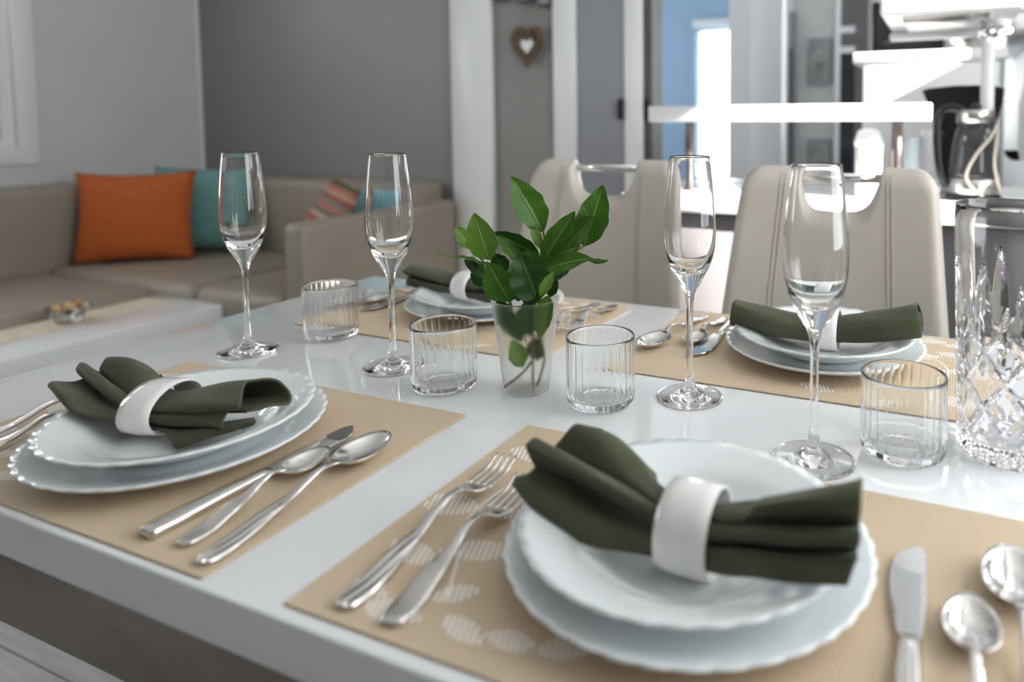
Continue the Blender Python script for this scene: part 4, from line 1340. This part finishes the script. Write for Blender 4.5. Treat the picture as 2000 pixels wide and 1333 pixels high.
# ------------------------------------------------------------------ cutlery
M['steel_pattern'] = mat('engraved_steel', (.72, .70, .68), .14, metal=1)
n_, l_, b_ = nodes(M['steel_pattern'])
tc_ = n_.new('ShaderNodeTexCoord')
mp_ = n_.new('ShaderNodeMapping'); mp_.inputs['Rotation'].default_value = (0, 0, .35); mp_.inputs['Scale'].default_value = (1, .35, 1)
l_.new(tc_.outputs['Object'], mp_.inputs[0])
wv_ = n_.new('ShaderNodeTexWave'); wv_.bands_direction = 'X'; wv_.inputs['Scale'].default_value = 45; wv_.inputs['Distortion'].default_value = 1.2; wv_.inputs['Detail'].default_value = 0
l_.new(mp_.outputs[0], wv_.inputs['Vector'])
sp_ = n_.new('ShaderNodeSeparateXYZ'); l_.new(tc_.outputs['Object'], sp_.inputs[0])
mr_ = n_.new('ShaderNodeMapRange'); mr_.inputs[1].default_value = .055; mr_.inputs[2].default_value = .085; mr_.inputs[3].default_value = 1; mr_.inputs[4].default_value = 0
l_.new(sp_.outputs['Y'], mr_.inputs[0])
ml_ = n_.new('ShaderNodeMath'); ml_.operation = 'MULTIPLY'; l_.new(wv_.outputs['Fac'], ml_.inputs[0]); l_.new(mr_.outputs[0], ml_.inputs[1])
bp_ = n_.new('ShaderNodeBump'); bp_.inputs['Strength'].default_value = .8; bp_.inputs['Distance'].default_value = .0012
l_.new(ml_.outputs[0], bp_.inputs['Height']); l_.new(bp_.outputs[0], b_.inputs['Normal'])


def handle_stations(L0, L1, zk, wk, tk, n=30):
    st = []
    for i in range(n + 1):
        y = L0 + (L1 - L0) * (i / n)
        st.append((y, interp(zk, y), interp(wk, y), interp(tk, y)))
    return st


def make_spoon_meshes(L, bw, bl, pattern=True):
    """spoon along +Y, handle end at the origin, resting on z = 0"""
    nb = L - bl
    zk = [(0, .0030), (.02, .0026), (nb * .55, .0075), (nb * .90, .0150), (nb, .0130)]
    wk = [(0, .0040), (.004, .0078), (.015, .0094), (.045, .0080), (nb * .75, .0036), (nb * .95, .0030), (nb, .0046)]
    k = bw / .040
    wk = [(a, b * (.70 + .30 * k)) for a, b in wk]
    tk = [(0, .0008), (.004, .0014), (nb * .6, .0016), (nb * .9, .0019), (nb, .0010)]
    h = loft_mesh('spoon_handle', handle_stations(0, nb + .004, zk, wk, tk, 34), 14, 3.0)
    # bowl: top and under surface over an egg outline
    v, f = [], []
    na, nrg = 40, 9
    dep = bw * .23
    rimz = dep + .0014
    for side in (0, 1):
        for a in range(na):
            th = 2 * PI * a / na
            for r in range(nrg + 1):
                q = r / nrg
                cy = math.cos(th)
                yy = nb + bl * (.46 + .5 * q * cy * 1.0) + .04 * bl
                egg = 1 - .11 * (q * cy)
                xx = bw / 2 * q * math.sin(th) * egg
                z = rimz - dep * (1 - q ** 2.4) + .0022 * (max(0, -cy) * q) ** 2 * 1.2 + .0006 * q * cy
                v.append((xx * (1 if side == 0 else .995), yy, z - (.0011 if side else 0) * (1 if q < 1 else .6)))
    K = nrg + 1
    for side in (0, 1):
        o0 = side * na * K
        for a in range(na):
            b = (a + 1) % na
            for r in range(nrg):
                f.append((o0 + a * K + r, o0 + b * K + r, o0 + b * K + r + 1, o0 + a * K + r + 1))
    for a in range(na):
        b = (a + 1) % na
        f.append((a * K + nrg, b * K + nrg, na * K + b * K + nrg, na * K + a * K + nrg))
    me = bpy.data.meshes.new('spoon_bowl')
    me.from_pydata(v, [], f)
    bm = bmesh.new(); bm.from_mesh(me)
    bmesh.ops.remove_doubles(bm, verts=bm.verts, dist=2e-6)
    bmesh.ops.recalc_face_normals(bm, faces=bm.faces)
    bm.to_mesh(me); bm.free()
    return [('handle', h, 'steel_pattern' if pattern else 'steel'), ('bowl', me, 'steel')]


def make_fork_meshes(L, pattern=True):
    hb = L - .078           # neck, where the head begins
    sh = L - .056           # shoulders
    rt = L - .046           # roots of the tines
    zk = [(0, .0030), (.02, .0026), (hb * .55, .0085), (hb * .92, .0175), (hb, .0170), (sh, .0085), (rt, .0062), (L - .02, .0065), (L, .0125)]
    wk = [(0, .0042), (.004, .0082), (.015, .0100), (.045, .0085), (hb * .75, .0038), (hb, .0032)]
    tk = [(0, .0008), (.004, .0014), (hb * .6, .0016), (hb, .0018)]
    h = loft_mesh('fork_handle', handle_stations(0, hb + .003, zk, wk, tk, 34), 14, 3.0)
    W = .0120
    st = []
    for i in range(13):
        y = hb + (rt - hb) * i / 12
        q = i / 12
        st.append((y, interp(zk, y), .0032 + (W - .0032) * (q * q * (3 - 2 * q)) ** .8, .0012))
    v, f = [], []

    def add(me):
        o = len(v)
        v.extend([tuple(x.co) for x in me.vertices])
        f.extend([tuple(o + i for i in p.vertices) for p in me.polygons])
        bpy.data.meshes.remove(me)
    add(loft_mesh('t', st, 14, 4.0))
    for q in range(4):
        x = (-W + .0018) + q * (2 * W - .0036) / 3
        ts = []
        for i in range(11):
            y = rt - .002 + (L - rt + .002) * i / 10
            ts.append((y, interp(zk, y), .0019 - .0009 * (i / 10) ** 2, .0011 - .0004 * (i / 10), x * (1 - .04 * i / 10)))
        add(loft_mesh('t', ts, 8, 3.0))
    return [('handle', h, 'steel_pattern' if pattern else 'steel'), ('tines', pyd('fork_tines', v, f), 'steel')]


def make_knife_meshes(L, lifted=.0):
    hl = L * .53
    wk = [(0, .0078), (.003, .0090), (.02, .0094), (hl * .7, .0072), (hl * .94, .0062), (hl, .0070)]
    tk = [(0, .0030), (.003, .0040), (.03, .0042), (hl * .9, .0034), (hl, .0012)]
    zk = [(0, .0042), (hl, .0042)]
    h = loft_mesh('knife_handle', handle_stations(0, hl, zk, wk, tk, 26), 16, 3.2)
    # blade: spine on -X side, curved cutting edge on +X, rounded tip
    bl = L - hl
    lower, upper = [], []
    n = 24
    for i in range(n + 1):
        q = i / n
        y = hl - .002 + (bl + .002) * q
        top = .0066 + .0026 * min(1, q * 3) - (.0045 * max(0, (q - .90) / .10) ** 2.2)
        bot = -.0066 - .0074 * math.sin(PI * min(1, q * 1.1) * .70) + (.0150 * max(0, (q - .70) / .30) ** 2.8)
        bot = min(bot, top - .0006)
        upper.append((top, y)); lower.append((bot, y))
    v, f = [], []
    for i in range(n + 1):
        (a, y), (b, _) = upper[i], lower[i]
        th = .0011 - .0004 * i / n
        v += [(a, y, .0042 - th), (a, y, .0042 + th), (b + .004 * (1 - i / n), y, .0042 + th * .8), (b, y, .0042), (b + .004 * (1 - i / n), y, .0042 - th * .8)]
    for i in range(n):
        a, b = 5 * i, 5 * i + 5
        for j in range(5):
            f.append((a + j, a + (j + 1) % 5, b + (j + 1) % 5, b + j))
    f.append((4, 3, 2, 1, 0)); f.append(tuple(5 * n + j for j in range(5)))
    bmsh = pyd('knife_blade', v, f)
    return [('handle', h, 'steel'), ('blade', bmsh, 'steel_blade')]


KIT = {'table_spoon': make_spoon_meshes(.208, .043, .072), 'tea_spoon': make_spoon_meshes(.154, .0335, .056, False), 'table_fork': make_fork_meshes(.205),
       'dessert_fork': make_fork_meshes(.180, False), 'table_knife': make_knife_meshes(.208)}
for kk, parts in KIT.items():
    for nm, me, mm in parts:
        me.materials.append(M[mm])
        for p in me.polygons:
            p.use_smooth = True
    if kk == 'table_knife':
        try:
            parts[1][1].set_sharp_from_angle(angle=math.radians(25))
        except Exception:
            pass
CATS = {'table_spoon': 'spoon', 'tea_spoon': 'spoon', 'table_fork': 'fork', 'dessert_fork': 'fork', 'table_knife': 'knife'}


def lay(kind, end, tip, label, group, dz=0.0, flip=False, roll=0.0):
    e, t = Vector((*end, 0)), Vector((*tip, 0))
    d = (t - e).normalized()
    o = thing(kind, label, CATS[kind], (end[0], end[1], ZM + dz), 0, group)
    o.rotation_euler = (0, roll, math.atan2(-d.x, d.y))
    if flip:
        o.scale = (-1, 1, 1)
    for nm, me, mm in KIT[kind]:
        link(nm, me, None, o, False)
    return o


G1, G2, G3, G4 = 'cutlery of the near left setting', 'cutlery of the near right setting', 'cutlery of the far left setting', 'cutlery of the far right setting'
lay('table_knife', (-.089, .014), (-.085, .222), 'steel knife beside two spoons on the near left placemat', G1, flip=True)
lay('tea_spoon', (-.052, .017), (-.068, .165), 'steel teaspoon between the knife and large spoon, near left', G1)
lay('table_spoon', (-.017, .008), (-.036, .21), 'large steel spoon nearest the table gap on the near left placemat', G1)
lay('table_fork', (-.400, .006), (-.418, .21), 'steel fork left of the near left plate, outer one', G1)
lay('dessert_fork', (-.368, .004), (-.382, .19), 'small steel fork left of the near left plate, next to its rim', G1)
lay('table_fork', (.113, .013), (.104, .216), 'large steel fork, left of the two on the leaf-patterned placemat', G2)
lay('dessert_fork', (.152, .013), (.141, .19), 'plain small steel fork running under the near right plate rim', G2)
lay('table_knife', (.457, .018), (.452, .226), 'steel knife right of the near right plate', G2)
lay('tea_spoon', (.492, .024), (.488, .175), 'steel teaspoon beside the knife, near right', G2)
lay('table_spoon', (.520, .036), (.517, .242), 'large steel spoon cut by the right picture edge', G2)
lay('table_fork', (-.079, .765), (-.076, .57), 'steel fork behind the frosted vase, left of the pair', G3)
lay('dessert_fork', (-.044, .762), (-.048, .585), 'small steel fork behind the frosted vase, right of the pair', G3)
lay('table_spoon', (-.462, .765), (-.482, .575), 'steel spoon on the far left placemat behind the flute stem', G3)
lay('tea_spoon', (-.436, .755), (-.446, .61), 'small teaspoon on the far left placemat', G3)
lay('table_knife', (-.411, .778), (-.418, .575), 'steel knife pointing forward left of the far left plate', G3)
lay('table_spoon', (.116, .765), (.092, .57), 'large steel spoon at the far right setting, left of the flute stem', G4)
lay('tea_spoon', (.150, .758), (.143, .61), 'steel teaspoon right of the flute stem, far right setting', G4)
lay('table_knife', (.171, .775), (.164, .570), 'steel knife beside the far right plate', G4)
